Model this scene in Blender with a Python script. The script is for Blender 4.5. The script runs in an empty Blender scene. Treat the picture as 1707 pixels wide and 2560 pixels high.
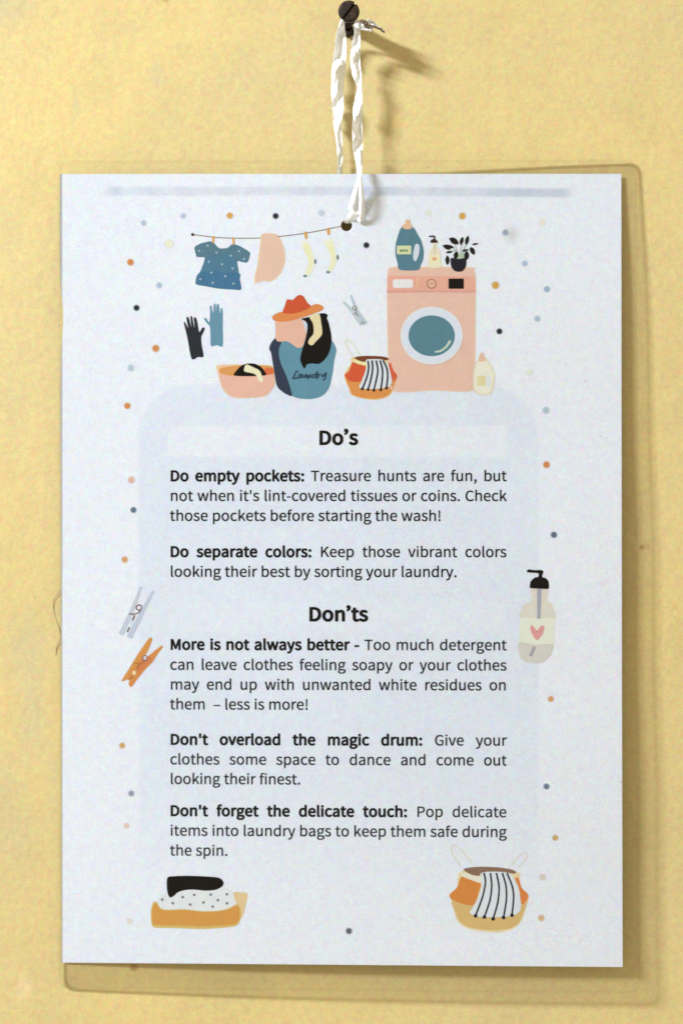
import bpy, bmesh, math, random, json
from mathutils import Vector, Matrix, Quaternion
from mathutils.geometry import tessellate_polygon
random.seed(7)
sc = bpy.context.scene
col = sc.collection

# ---------------------------------------------------------------- camera
S = 0.00015            # metres of wall per photo pixel (the sheet is A4, 210 mm = 1403 px)
D = 0.55               # camera to wall
cam_d = bpy.data.cameras.new('camera')
cam = bpy.data.objects.new('camera', cam_d); col.objects.link(cam)
cam.location = (0, -D, 0); cam.rotation_euler = (math.radians(90), 0, 0)
cam_d.sensor_fit = 'VERTICAL'; cam_d.sensor_height = 36
cam_d.lens = 36 * D / (2560 * S)
cam_d.clip_start = 0.01; cam_d.clip_end = 20
cam_d.dof.use_dof = True; cam_d.dof.focus_distance = D - 0.0145; cam_d.dof.aperture_fstop = 2.8
sc.camera = cam

# ---------------------------------------------------------------- light
world = bpy.data.worlds.new('World'); sc.world = world; world.use_nodes = True
bg = world.node_tree.nodes['Background']
bg.inputs['Color'].default_value = (1.0, 0.83, 0.60, 1)
bg.inputs['Strength'].default_value = 0.90

ld = bpy.data.lights.new('tube_light', 'AREA'); ld.shape = 'RECTANGLE'
ld.size = 0.42; ld.size_y = 0.085; ld.energy = 88; ld.color = (0.95, 1.0, 1.10)
lo = bpy.data.objects.new('tube_light', ld); col.objects.link(lo)
lo.location = (-1.52, -1.10, 0.98)
lo.rotation_euler = Vector(lo.location).to_track_quat('Z', 'Y').to_euler()

sc.view_settings.view_transform = 'Standard'; sc.view_settings.look = 'None'
sc.view_settings.exposure = 0; sc.view_settings.gamma = 1

# ---------------------------------------------------------------- helpers
def P(px, py, d=0.0):
    """photo pixel (1707 x 2560) at a standoff of d mm from the wall -> metres"""
    d *= 0.001; k = (D - d) / D
    return Vector(((px - 853.5) * S * k, -d, (1280 - py) * S * k))

def sm(t):
    t = max(0.0, min(1.0, t)); return t * t * (3 - 2 * t)

def depth(px, py):
    """how far the hanging sheet stands off the wall, mm"""
    u = (px - 130) / 1460; v = (py - 400) / 2065
    dl = 0.8 + 4.8 * (1 - sm(v / .85))
    dr = 1.3 + 4.7 * (1 - math.exp(-v * 2.9)) + 0.6 * v
    dr += 0.25 * math.sin(py / 95.0) * sm(u * 1.5 - .5)
    b = dl + (dr - dl) * max(0, u) + 1.9 * math.sin(math.pi * max(0, min(1, u))) ** .9 * sm(v * 1.4)
    b += 2.3 * math.exp(-((px - 866) / 400) ** 2 - ((py - 560) / 620) ** 2)
    return b

def lin(c):
    out = []
    for v in c:
        v /= 255.0
        out.append(v / 12.92 if v <= 0.04045 else ((v + 0.055) / 1.055) ** 2.4)
    return out

def tag(o, label=None, cat=None, group=None, kind=None):
    if label: o['label'] = label
    if cat: o['category'] = cat
    if group: o['group'] = group
    if kind: o['kind'] = kind
    return o

def mesh_obj(name, verts, faces, mats, parent=None, fm=None, smooth=False):
    me = bpy.data.meshes.new(name); me.from_pydata([tuple(v) for v in verts], [], faces)
    for m in (mats if isinstance(mats, list) else [mats]): me.materials.append(m)
    if fm: me.polygons.foreach_set('material_index', fm)
    if smooth: me.polygons.foreach_set('use_smooth', [True] * len(me.polygons))
    me.update()
    o = bpy.data.objects.new(name, me); col.objects.link(o)
    if parent: o.parent = parent
    return o

# ---------------------------------------------------------------- materials
def new_mat(name):
    m = bpy.data.materials.new(name); m.use_nodes = True
    nt = m.node_tree
    return m, nt, nt.nodes['Principled BSDF'], nt.nodes['Material Output']

class G:
    """tiny node helper"""
    def __init__(s, nt): s.nt = nt; s.tc = None
    def n(s, t, **kw):
        x = s.nt.nodes.new(t)
        for k, v in kw.items(): setattr(x, k, v)
        return x
    def obj(s):
        if not s.tc: s.tc = s.n('ShaderNodeTexCoord')
        return s.tc.outputs['Object']
    def link(s, a, b): s.nt.links.new(a, b)
    def val(s, inp, v):
        if hasattr(v, 'is_output'): s.link(v, inp)
        else: inp.default_value = v
    def math(s, op, a, b=0.0, c=0.0, clamp=False):
        x = s.n('ShaderNodeMath', operation=op, use_clamp=clamp)
        s.val(x.inputs[0], a); s.val(x.inputs[1], b); s.val(x.inputs[2], c)
        return x.outputs[0]
    def noise(s, scale, detail=2.0, rough=0.5, vec=None, dist=0.0, color=False):
        x = s.n('ShaderNodeTexNoise'); s.link(vec or s.obj(), x.inputs['Vector'])
        x.inputs['Scale'].default_value = scale; x.inputs['Detail'].default_value = detail
        x.inputs['Roughness'].default_value = rough; x.inputs['Distortion'].default_value = dist
        return x.outputs['Color' if color else 'Fac']
    def ramp(s, v, a, b, lo=0.0, hi=1.0):
        x = s.n('ShaderNodeMapRange', interpolation_type='SMOOTHSTEP')
        s.val(x.inputs['Value'], v); s.val(x.inputs['From Min'], a); s.val(x.inputs['From Max'], b)
        s.val(x.inputs['To Min'], lo); s.val(x.inputs['To Max'], hi)
        return x.outputs[0]
    def mix(s, f, a, b, mode='MIX'):
        x = s.n('ShaderNodeMix', data_type='RGBA', blend_type=mode)
        s.val(x.inputs[0], f)
        for i, v in ((6, a), (7, b)):
            if hasattr(v, 'is_output'): s.link(v, x.inputs[i])
            else: x.inputs[i].default_value = (*v[:3], 1)
        return x.outputs[2]
    def xz(s):
        x = s.n('ShaderNodeSeparateXYZ'); s.link(s.obj(), x.inputs[0])
        return x.outputs[0], x.outputs[2]
    def ell(s, px, py, rx, ry, soft=0.5, wob=None):
        """soft elliptical patch, photo-pixel centre and radii"""
        X, Z = s.xz()
        if wob is not None: X = s.math('ADD', X, wob)
        c = P(px, py)
        a = s.math('DIVIDE', s.math('SUBTRACT', X, c.x), rx * S)
        b = s.math('DIVIDE', s.math('SUBTRACT', Z, c.z), ry * S)
        r = s.math('SQRT', s.math('ADD', s.math('MULTIPLY', a, a), s.math('MULTIPLY', b, b)))
        return s.ramp(r, 1.0, 1.0 - soft, 0.0, 1.0)
    def grain(s, base, amt, amt2):
        """faint coloured mottling of the surface at two sizes"""
        def one(sc_, amt_, c):
            n = s.noise(sc_, 2.0, 0.6, color=True)
            v = s.n('ShaderNodeVectorMath', operation='SUBTRACT'); s.link(n, v.inputs[0]); v.inputs[1].default_value = (.5, .5, .5)
            w = s.n('ShaderNodeVectorMath', operation='SCALE'); s.link(v.outputs[0], w.inputs[0]); w.inputs['Scale'].default_value = amt_
            a = s.n('ShaderNodeVectorMath', operation='ADD'); s.link(w.outputs[0], a.inputs[0]); a.inputs[1].default_value = (1, 1, 1)
            m = s.n('ShaderNodeVectorMath', operation='MULTIPLY'); s.link(a.outputs[0], m.inputs[0])
            if hasattr(c, 'is_output'): s.link(c, m.inputs[1])
            else: m.inputs[1].default_value = c[:3]
            return m.outputs[0]
        return one(2600, amt2, one(430, amt, base))
    def bump(s, h, dist, strength=1.0):
        b = s.n('ShaderNodeBump'); s.link(h, b.inputs['Height'])
        b.inputs['Distance'].default_value = dist; b.inputs['Strength'].default_value = strength
        return b.outputs[0]

def wall_material():
    m, nt, bs, out = new_mat('painted_plaster'); g = G(nt)
    base = (0.430, 0.358, 0.168)
    big = g.noise(9, 3, 0.55)
    c = g.mix(g.ramp(big, .35, .7), base, (0.460, 0.375, 0.158))
    c = g.mix(g.ramp(g.noise(6.5, 3, .6, dist=.3), .46, .72, 0, .55), c, (0.375, 0.315, 0.140))
    c = g.mix(g.ramp(g.noise(17, 4, .65, dist=1.0), .52, .75, 0, .35), c, (0.39, 0.335, 0.165))
    mid = g.noise(38, 4, 0.6, dist=.4)
    c = g.mix(g.ramp(mid, .50, .78, 0, .42), c, (0.355, 0.300, 0.138))
    warm = g.noise(75, 3, 0.6)
    c = g.mix(g.ramp(warm, .58, .8, 0, .28), c, (0.465, 0.330, 0.145))
    wob = g.math('MULTIPLY', g.math('SUBTRACT', g.noise(160, 3), .5), 0.006)
    for px, py, rx, ry, k, cc in WALL_MARKS:
        c = g.mix(g.math('MULTIPLY', g.ell(px, py, rx, ry, 0.9 if max(rx, ry) > 15 else .6, wob if max(rx, ry) > 15 else None), k), c, cc)
    # fine dark specks in the paint
    vo = g.n('ShaderNodeTexVoronoi'); g.link(g.obj(), vo.inputs['Vector']); vo.inputs['Scale'].default_value = 55
    sp = g.ramp(vo.outputs['Distance'], .03, .055, 1, 0)
    sp = g.math('MULTIPLY', sp, g.ramp(g.noise(40, 1), .55, .62, 0, .4))
    c = g.mix(sp, c, (0.32, 0.25, 0.13))
    c = g.grain(c, 0.42, 0.95)
    g.link(c, bs.inputs['Base Color'])
    bs.inputs['Roughness'].default_value = 0.62
    bs.inputs['Specular IOR Level'].default_value = 0.25
    h = g.math('ADD', g.math('MULTIPLY', g.noise(55, 3, .5), 3.0), g.math('MULTIPLY', g.noise(420, 3, .55), 0.55))
    g.link(g.bump(h, 0.00018, 1.0), bs.inputs['Normal'])
    return m

BR = (0.30, 0.17, 0.06); GR = (0.36, 0.33, 0.19)
WALL_MARKS = [
    (868, 70, 34, 26, .6, (.20, .13, .07)), (862, 84, 12, 16, .5, (.22, .14, .07)), (1000, 2445, 300, 40, .15, GR),  # px, py, rx, ry, strength, colour
    (1603, 1368, 9, 9, .75, BR), (1616, 1366, 12, 10, .35, BR), (1685, 1517, 11, 10, .55, (.42, .31, .10)),
    (335, 2418, 15, 13, .8, BR), (88, 1494, 5, 5, .5, BR), (20, 1556, 6, 12, .5, GR),
    (992, 305, 22, 28, .35, (.6, .38, .16)), (70, 1640, 85, 150, .6, GR), (85, 1800, 60, 150, .6, GR), (130, 1950, 25, 160, .4, GR),
    (190, 262, 16, 60, .55, GR), (395, 190, 28, 55, .5, GR), (320, 72, 40, 22, .26, GR), (415, 0, 11, 7, .6, BR),
    (0, 0, 130, 90, .6, GR), (10, 2000, 90, 200, .3, GR), (40, 1000, 70, 200, .22, GR), (1690, 1100, 60, 200, .15, GR), (600, 200, 200, 120, .16, GR), (1300, 330, 200, 80, .14, GR), (30, 560, 60, 120, .22, GR), (425, 290, 50, 60, .2, GR), (118, 135, 26, 40, .22, GR),
    (1660, 470, 9, 3, .35, BR), (1677, 628, 4, 3, .4, BR), (1000, 258, 5, 4, .4, BR), (1040, 262, 7, 5, .3, GR),
    (1350, 120, 90, 60, .18, GR), (60, 2470, 30, 50, .25, (.62, .50, .36)), (740, 130, 60, 90, .2, GR),
    (1070, 418, 9, 3, .4, BR), (45, 2100, 60, 90, .2, GR), (1690, 40, 60, 60, .2, GR), (1640, 2505, 40, 30, .12, GR),
]

def paper_material():
    m, nt, bs, out = new_mat('printed_paper'); g = G(nt)
    c = PAPER
    X, Z = g.xz()
    def band(v, a, b, soft):
        return g.math('MULTIPLY', g.ramp(v, a - soft, a + soft), g.ramp(v, b + soft, b - soft))
    def px(x): return (x - 853.5) * S * 0.99
    def pz(y): return (1280 - y) * S * 0.99
    # big pale rounded panel behind the text (rounded-box distance)
    def rbox(x0, y0, x1, y1, r, soft):
        cx, cz = (px(x0) + px(x1)) / 2, (pz(y0) + pz(y1)) / 2
        hx, hz = abs(px(x1) - px(x0)) / 2 - r * S, abs(pz(y1) - pz(y0)) / 2 - r * S
        a = g.math('MAXIMUM', g.math('SUBTRACT', g.math('ABSOLUTE', g.math('SUBTRACT', X, cx)), hx), 0)
        b = g.math('MAXIMUM', g.math('SUBTRACT', g.math('ABSOLUTE', g.math('SUBTRACT', Z, cz)), hz), 0)
        d = g.math('SQRT', g.math('ADD', g.math('MULTIPLY', a, a), g.math('MULTIPLY', b, b)))
        return g.ramp(d, r * S + soft * S, r * S - soft * S)
    panel = g.math('MULTIPLY', rbox(346, 962, 1345, 3400, 130, 6), g.ramp(Z, pz(2380), pz(1850)))
    c = g.mix(g.math('MULTIPLY', panel, .66), c, PANEL)
    box = rbox(420, 1064, 1264, 1142, 4, 5)
    box2 = rbox(420, 1505, 1264, 1580, 4, 8)
    c = g.mix(g.math('MULTIPLY', box, .8), c, PAPER)
    c = g.mix(g.math('MULTIPLY', box2, .35), c, PAPER)
    line = rbox(400, 1152, 1270, 1330, 4, 6)
    c = g.mix(g.math('MULTIPLY', line, .25), c, PANEL)
    # smudgy roller streak along the top
    bar = g.math('MULTIPLY', band(X, px(268), px(1425), .003), band(Z, pz(489), pz(467), .0007))
    mp = g.n('ShaderNodeMapping'); g.link(g.obj(), mp.inputs[0]); mp.inputs['Scale'].default_value = (1, 1, .15)
    st = g.noise(26, 3, .6, vec=mp.outputs[0])
    c = g.mix(g.math('MULTIPLY', bar, g.ramp(st, .32, .66, .10, .85)), c, BAR)
    tint = g.noise(14, 2)
    c = g.mix(g.math('MULTIPLY', bar, g.ramp(tint, .55, .7, 0, .4)), c, (.52, .50, .51))
    # ghost smudge next to the grey spot, right of the plant
    c = g.mix(g.math('MULTIPLY', g.ell(1276, 590, 30, 34, 1.0), .55), c, (.38, .41, .47))
    c = g.mix(g.math('MULTIPLY', g.ell(1512, 633, 18, 3.5, .8), .35), c, (.42, .38, .35))
    for x, y in ((1458, 956), (1495, 1092), (1112, 1478), (1543, 1947), (670, 2148)):
        c = g.mix(g.math('MULTIPLY', g.ell(x, y, 4, 3.5, .7), .5), c, (.27, .29, .31))
    c = g.mix(g.ramp(g.noise(22, 3), .4, .7, 0, .35), c, tuple(v * k for v, k in zip(PAPER, (.96, .985, 1.02))))
    c = g.grain(c, 0.26, 0.70)
    g.link(c, bs.inputs['Base Color'])
    bs.inputs['Roughness'].default_value = 0.6
    bs.inputs['Specular IOR Level'].default_value = 0.2
    g.link(g.bump(g.noise(900, 2), 0.00003, .6), bs.inputs['Normal'])
    return m

PAPER = (0.588, 0.652, 0.752); PANEL = (0.505, 0.588, 0.718); BAR = (0.33, 0.40, 0.53)
PK = [a / b for a, b in zip(PAPER, lin((226, 231, 237)))]     # what shows as 208,218,230 under this light

ink_cache = {}
def ink(rgb, name='ink'):
    if sum(rgb) > 240: rgb = tuple(round(v * .9 + w * .1) for v, w in zip(rgb, (214, 220, 228)))
    key = tuple(rgb)
    if key not in ink_cache:
        m, nt, bs, out = new_mat(name); g = G(nt)
        c = [v * k for v, k in zip(lin(rgb), PK)]
        c = [max(.0015, min(.9, v)) for v in c]
        v = g.grain(g.mix(g.ramp(g.noise(260, 3), .35, .7, 0, .30), c, [min(.9, x * 1.10 + .002) for x in c]), .14, .30)
        g.link(v, bs.inputs['Base Color'])
        bs.inputs['Roughness'].default_value = .6; bs.inputs['Specular IOR Level'].default_value = .05
        ink_cache[key] = m
    return ink_cache[key]

def film_material(name='laminating_film', t0=.985, t1=.87):
    m, nt, bs, out = new_mat(name); g = G(nt)
    nt.nodes.remove(bs)
    lw = g.n('ShaderNodeLayerWeight'); lw.inputs['Blend'].default_value = .5
    t = g.ramp(lw.outputs['Facing'], 0.0, .7, t0, t1)
    cc = g.n('ShaderNodeCombineColor')
    g.link(t, cc.inputs[0]); g.link(t, cc.inputs[1]); g.link(g.math('MULTIPLY', t, .985), cc.inputs[2])
    tr = g.n('ShaderNodeBsdfTransparent'); g.link(cc.outputs[0], tr.inputs['Color'])
    gl = g.n('ShaderNodeBsdfGlossy'); gl.inputs['Roughness'].default_value = .16
    gl.inputs['Color'].default_value = (1, 1, 1, 1)
    g.link(g.bump(g.noise(60, 2), .0003, .5), gl.inputs['Normal'])
    fr = g.n('ShaderNodeFresnel'); fr.inputs['IOR'].default_value = 1.45
    mx = g.n('ShaderNodeMixShader'); g.link(g.math('MULTIPLY', fr.outputs[0], .35), mx.inputs[0])
    g.link(tr.outputs[0], mx.inputs[1]); g.link(gl.outputs[0], mx.inputs[2])
    g.link(mx.outputs[0], out.inputs['Surface'])
    return m

def ribbon_material():
    m, nt, bs, out = new_mat('white_satin_plastic'); g = G(nt)
    mp = g.n('ShaderNodeMapping'); g.link(g.obj(), mp.inputs[0]); mp.inputs['Scale'].default_value = (1, 1, .35)
    c = g.mix(g.ramp(g.noise(900, 3, vec=mp.outputs[0]), .4, .75), (.90, .93, .94), (.76, .78, .78))
    g.link(c, bs.inputs['Base Color'])
    bs.inputs['Roughness'].default_value = .30; bs.inputs['Specular IOR Level'].default_value = .65
    bs.inputs['Sheen Weight'].default_value = .2
    tl = g.n('ShaderNodeBsdfTranslucent'); tl.inputs['Color'].default_value = (.84, .86, .86, 1)
    mx = g.n('ShaderNodeMixShader'); mx.inputs[0].default_value = .40
    g.link(bs.outputs[0], mx.inputs[1]); g.link(tl.outputs[0], mx.inputs[2]); g.link(mx.outputs[0], out.inputs['Surface'])
    g.link(g.bump(g.noise(700, 2, vec=mp.outputs[0]), .00006, .6), bs.inputs['Normal'])
    return m

def screw_material():
    m, nt, bs, out = new_mat('dark_rusty_steel'); g = G(nt)
    n = g.noise(420, 4, .6)
    c = g.mix(g.ramp(n, .45, .72), (.014, .009, .006), (.055, .028, .013))
    g.link(c, bs.inputs['Base Color']); bs.inputs['Metallic'].default_value = .1; bs.inputs['Specular IOR Level'].default_value = .25
    bs.inputs['Roughness'].default_value = .7
    g.link(g.bump(g.noise(1500, 3), .00012, .7), bs.inputs['Normal'])
    return m

def plain(name, c, r=.6):
    m, nt, bs, out = new_mat(name); g = G(nt)
    g.link(g.mix(g.ramp(g.noise(700, 2), .4, .7), c, [x * .8 for x in c]), bs.inputs['Base Color'])
    bs.inputs['Roughness'].default_value = r
    return m

# ---------------------------------------------------------------- wall
wm = wall_material()
N = 60
vs, fs = [], []
for j in range(N + 1):
    for i in range(N + 1):
        x = -0.45 + .9 * i / N; z = -0.5 + 1.0 * j / N
        vs.append((x, 0.0, z))
for j in range(N):
    for i in range(N):
        a = j * (N + 1) + i; fs.append((a, a + 1, a + N + 2, a + N + 1))
wall = mesh_obj('wall', vs, fs, wm, smooth=True); tag(wall, kind='structure')

# ---------------------------------------------------------------- printing tools
LAYER = 0.010   # mm between printed layers
def poly_mesh(loops):
    """triangulate 2-D loops (outer first, holes after)"""
    lv = [[Vector((x, y, 0)) for x, y in l] for l in loops]
    flat = [p for l in loops for p in l]
    return flat, [tuple(t) for t in tessellate_polygon(lv)]

def crom(pts, n=5, closed=True):
    out = []; L = len(pts)
    rng = range(L if closed else L - 1)
    for i in rng:
        if closed: p = [pts[(i + k) % L] for k in (-1, 0, 1, 2)]
        else: p = [pts[max(0, min(L - 1, i + k))] for k in (-1, 0, 1, 2)]
        for s in range(n):
            t = s / n
            o = []
            for a in (0, 1):
                p0, p1, p2, p3 = (q[a] for q in p)
                m1, m2 = (p2 - p0) * .42, (p3 - p1) * .42
                o.append((2*t**3 - 3*t*t + 1) * p1 + (t**3 - 2*t*t + t) * m1 + (-2*t**3 + 3*t*t) * p2 + (t**3 - t*t) * m2)
            out.append(tuple(o))
    if not closed: out.append(tuple(pts[-1]))
    return out

class Print:
    """one printed motif: flat ink shapes laid on the paper"""
    def __init__(s, ox=0, oy=0, k=1.0, dx=0, dy=0):
        s.o = (ox + dx, oy + dy, k); s.v = []; s.f = []; s.m = []; s.mats = []; s.layer = 1
    def _p(s, pts): return [(s.o[0] + x / s.o[2], s.o[1] + y / s.o[2]) for x, y in pts]
    def _mat(s, rgb):
        mt = ink(rgb)
        if mt not in s.mats: s.mats.append(mt)
        return s.mats.index(mt)
    def add(s, flat, tris, rgb):
        b = len(s.v); h = s.layer
        s.v += [(p[0], p[1], h + (p[2] if len(p) > 2 else 0)) for p in flat]; s.f += [tuple(b + i for i in t) for t in tris]
        s.m += [s._mat(rgb)] * len(tris); s.layer += 1
    def shape(s, pts, rgb, smooth=True, holes=()):
        p = s._p(pts)
        if smooth: p = crom(p, 4)
        s.add(*poly_mesh([p] + [crom(s._p(h), 4) for h in holes]), rgb)
    def ell(s, x, y, rx, ry, rgb, n=24):
        s.shape([(x + rx * math.cos(2*math.pi*i/n), y + ry * math.sin(2*math.pi*i/n)) for i in range(n)], rgb, False)
    def rect(s, x0, y0, x1, y1, rgb, r=0):
        if r:
            q = []
            for cx, cy, a0 in ((x1-r, y0+r, -90), (x1-r, y1-r, 0), (x0+r, y1-r, 90), (x0+r, y0+r, 180)):
                for k in range(5):
                    a = math.radians(a0 + k * 22.5); q.append((cx + r*math.cos(a), cy + r*math.sin(a)))
            s.shape(q, rgb, False)
        else: s.shape([(x0, y0), (x1, y0), (x1, y1), (x0, y1)], rgb, False)
    def stroke(s, pts, w, rgb, w2=None, closed=False, n=5):
        p = crom(s._p(pts), n, closed); w = w / s.o[2]; w2 = w if w2 is None else w2 / s.o[2]
        if closed: p = p + [p[0]]
        L = len(p); left, right = [], []
        for i, (x, y) in enumerate(p):
            a = p[max(0, i - 1)]; b = p[min(L - 1, i + 1)]
            if closed and i in (0, L - 1): a, b = p[-2], p[1]
            tx, ty = b[0] - a[0], b[1] - a[1]; l = math.hypot(tx, ty) or 1
            hw = .5 * (w + (w2 - w) * i / (L - 1))
            left.append((x - ty / l * hw, y + tx / l * hw)); right.append((x + ty / l * hw, y - tx / l * hw))
        flat = left + right
        tr = []
        for i in range(L - 1): tr += [(i, i + 1, L + i + 1), (i, L + i + 1, L + i)]
        s.add(flat, tr, rgb)
    def leaf(s, x0, y0, x1, y1, w, rgb):
        dx, dy = x1 - x0, y1 - y0; l = math.hypot(dx, dy); nx, ny = -dy / l, dx / l
        q = []
        for k in range(9):
            t = k / 8; h = w / 2 * math.sin(math.pi * min(1, t * .95 + .03)) ** .8
            q.append((x0 + dx * t + nx * h, y0 + dy * t + ny * h))
        for k in range(7, 0, -1):
            t = k / 8; h = w / 2 * math.sin(math.pi * min(1, t * .95 + .03)) ** .8
            q.append((x0 + dx * t - nx * h, y0 + dy * t - ny * h))
        s.shape(q, rgb, False)
    def build(s, name, parent, label=None, grid=20):
        bm = bmesh.new()
        vv = [bm.verts.new(v) for v in s.v]
        for f, mi in zip(s.f, s.m):
            try: fc = bm.faces.new([vv[i] for i in f]); fc.material_index = mi
            except ValueError: pass
        if grid: cut_grid(bm, grid)
        for v in bm.verts:
            x, y, h = v.co; v.co = P(x, y, depth(x, y) + .03 + h * LAYER)
        bmesh.ops.recalc_face_normals(bm, faces=bm.faces)
        for f in bm.faces:
            if f.normal.y > 0: f.normal_flip()
        me = bpy.data.meshes.new(name); bm.to_mesh(me); bm.free()
        for mt in s.mats: me.materials.append(mt)
        o = bpy.data.objects.new(name, me); col.objects.link(o); o.parent = parent
        if label: o['label'] = label
        return o

def cut_grid(bm, step):
    for ax in (0, 1):
        lo = min(v.co[ax] for v in bm.verts); hi = max(v.co[ax] for v in bm.verts)
        k = math.floor(lo / step) + 1
        while k * step < hi:
            co = [0, 0, 0]; co[ax] = k * step; no = [0, 0, 0]; no[ax] = 1
            bmesh.ops.bisect_plane(bm, geom=bm.verts[:] + bm.edges[:] + bm.faces[:], dist=1e-4, plane_co=co, plane_no=no)
            k += 1

# ---------------------------------------------------------------- the laminated notice
notice = bpy.data.objects.new('laundry_notice', None); col.objects.link(notice)
notice.location = P(866, 564, 0)
tag(notice, 'white laminated laundry notice with printed text and pictures, hanging from a ribbon', 'sign')
def keep(o):   # parent without moving
    o.parent = notice; o.matrix_parent_inverse = Matrix.Translation(-notice.location)
HOLE = (866, 564, 14.2)
def sheet(name, outline, extra, mat, grid, smooth=True):
    hole = [(HOLE[0] + HOLE[2] * math.cos(2*math.pi*i/32), HOLE[1] + HOLE[2] * math.sin(2*math.pi*i/32)) for i in range(32)]
    flat, tris = poly_mesh([outline, hole])
    bm = bmesh.new(); vv = [bm.verts.new((x, y, 0)) for x, y in flat]
    for t in tris: bm.faces.new([vv[i] for i in t])
    cut_grid(bm, grid)
    for v in bm.verts:
        x, y, _ = v.co; v.co = P(x, y, depth(x, y) + extra)
    for f in bm.faces:
        f.normal_update()
        if f.normal.y > 0: f.normal_flip()
        f.smooth = smooth
    me = bpy.data.meshes.new(name); bm.to_mesh(me); bm.free(); me.materials.append(mat)
    o = bpy.data.objects.new(name, me); col.objects.link(o)
    return o
pm = paper_material()
left = [(155, 2406.5), (154.5, 2200), (153.5, 1800), (153, 1400), (151.5, 1000), (153, 880), (156.5, 845), (159, 800), (158, 765), (154, 735), (151, 700), (150, 560)]
outline = [(150.3, 435), (500, 434.6), (866, 435), (1200, 434.6), (1552, 434.6), (1552.6, 1000), (1553.5, 1700), (1555.3, 2417.5), (1200, 2414.8), (855, 2412), (500, 2409.2)] + left
paper = sheet('paper', outline, 0.0, pm, 24, False)
sol = paper.modifiers.new('thickness', 'SOLIDIFY'); sol.thickness = .00012; sol.offset = -1
keep(paper)

def rrect(pts, r):
    out = []; L = len(pts)
    for i, p in enumerate(pts):
        a, b = Vector(pts[i - 1]), Vector(pts[(i + 1) % L]); p = Vector(p)
        da, db = (a - p).normalized(), (b - p).normalized()
        p0, p1 = p + da * r, p + db * r
        for k in range(7):
            t = k / 6; q = p0 * (1 - t) ** 2 + p * 2 * t * (1 - t) + p1 * t * t
            out.append((q.x, q.y))
    return out
fo = rrect([(147, 402), (1590, 399), (1600, 2484), (149, 2472)], 30)
film = sheet('laminate_film', fo, 0.21, film_material(), 36); keep(film)
# sealed rim of the film
rim_v, rim_f = [], []
dense = []
for i, p in enumerate(fo):
    q = fo[(i + 1) % len(fo)]; n = max(1, int(math.hypot(q[0] - p[0], q[1] - p[1]) / 60))
    for k in range(n): dense.append((p[0] + (q[0] - p[0]) * k / n, p[1] + (q[1] - p[1]) * k / n))
cx, cy = 861, 1436
for x, y in dense:
    l = math.hypot(x - cx, y - cy)
    for off, dd in ((-.5, .24), (7, .24), (7, .17), (-.5, .17)):
        xx = x + (1 if x < cx else -1) * off; yy = y + (1 if y < cy else -1) * off
        rim_v.append(P(xx, yy, depth(x, y) + dd))
n = len(dense)
for i in range(n):
    j = (i + 1) % n
    for k in range(4): rim_f.append((4*i + k, 4*i + (k + 1) % 4, 4*j + (k + 1) % 4, 4*j + k))
rim = mesh_obj('film_edge', rim_v, rim_f, film_material('film_edge', .975, .68)); rim.parent = film

# ---------------------------------------------------------------- lettering
def bez(sp, n=5):
    out = []; L = len(sp)
    for i in range(L):
        p, q = sp[i], sp[(i + 1) % L]
        P0, P1, P2, P3 = (p[2], p[3]), (p[4], p[5]), (q[0], q[1]), (q[2], q[3])
        straight = math.hypot(P1[0]-P0[0], P1[1]-P0[1]) < 2 and math.hypot(P3[0]-P2[0], P3[1]-P2[1]) < 2
        for k in range(1 if straight else n):
            t = k / n; u = 1 - t
            out.append(tuple(u**3 * P0[a] + 3*u*u*t * P1[a] + 3*u*t*t * P2[a] + t**3 * P3[a] for a in (0, 1)))
    o2 = []
    for p in out:
        if not o2 or math.hypot(p[0]-o2[-1][0], p[1]-o2[-1][1]) > .8: o2.append(p)
    if math.hypot(o2[0][0]-o2[-1][0], o2[0][1]-o2[-1][1]) < .8: o2.pop()
    return o2
def area(l): return .5 * sum(l[i-1][0] * l[i][1] - l[i][0] * l[i-1][1] for i in range(len(l)))
def grow(l, d):
    out = []; L = len(l)
    for i in range(L):
        a, b, c = l[i-1], l[i], l[(i+1) % L]
        n1 = Vector((b[1]-a[1], a[0]-b[0])).normalized(); n2 = Vector((c[1]-b[1], b[0]-c[0])).normalized()
        m = n1 + n2
        if m.length < .2: m = n1.copy()
        m.normalize(); k = 1 / max(.6, m.dot(n1))
        out.append((b[0] + m.x * d * k, b[1] + m.y * d * k))
    return out
LOWER = 'abcdefghijklmnopqrstuvwxyz'
def warp(ch, y):      # a larger x-height than the source outlines
    if ch not in LOWER: return y
    if y <= 0: return y
    if y <= 190: return y * 200 / 190
    return 200 + (y - 190) * (283 - 200) / (283 - 190)
gcache = {}
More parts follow.
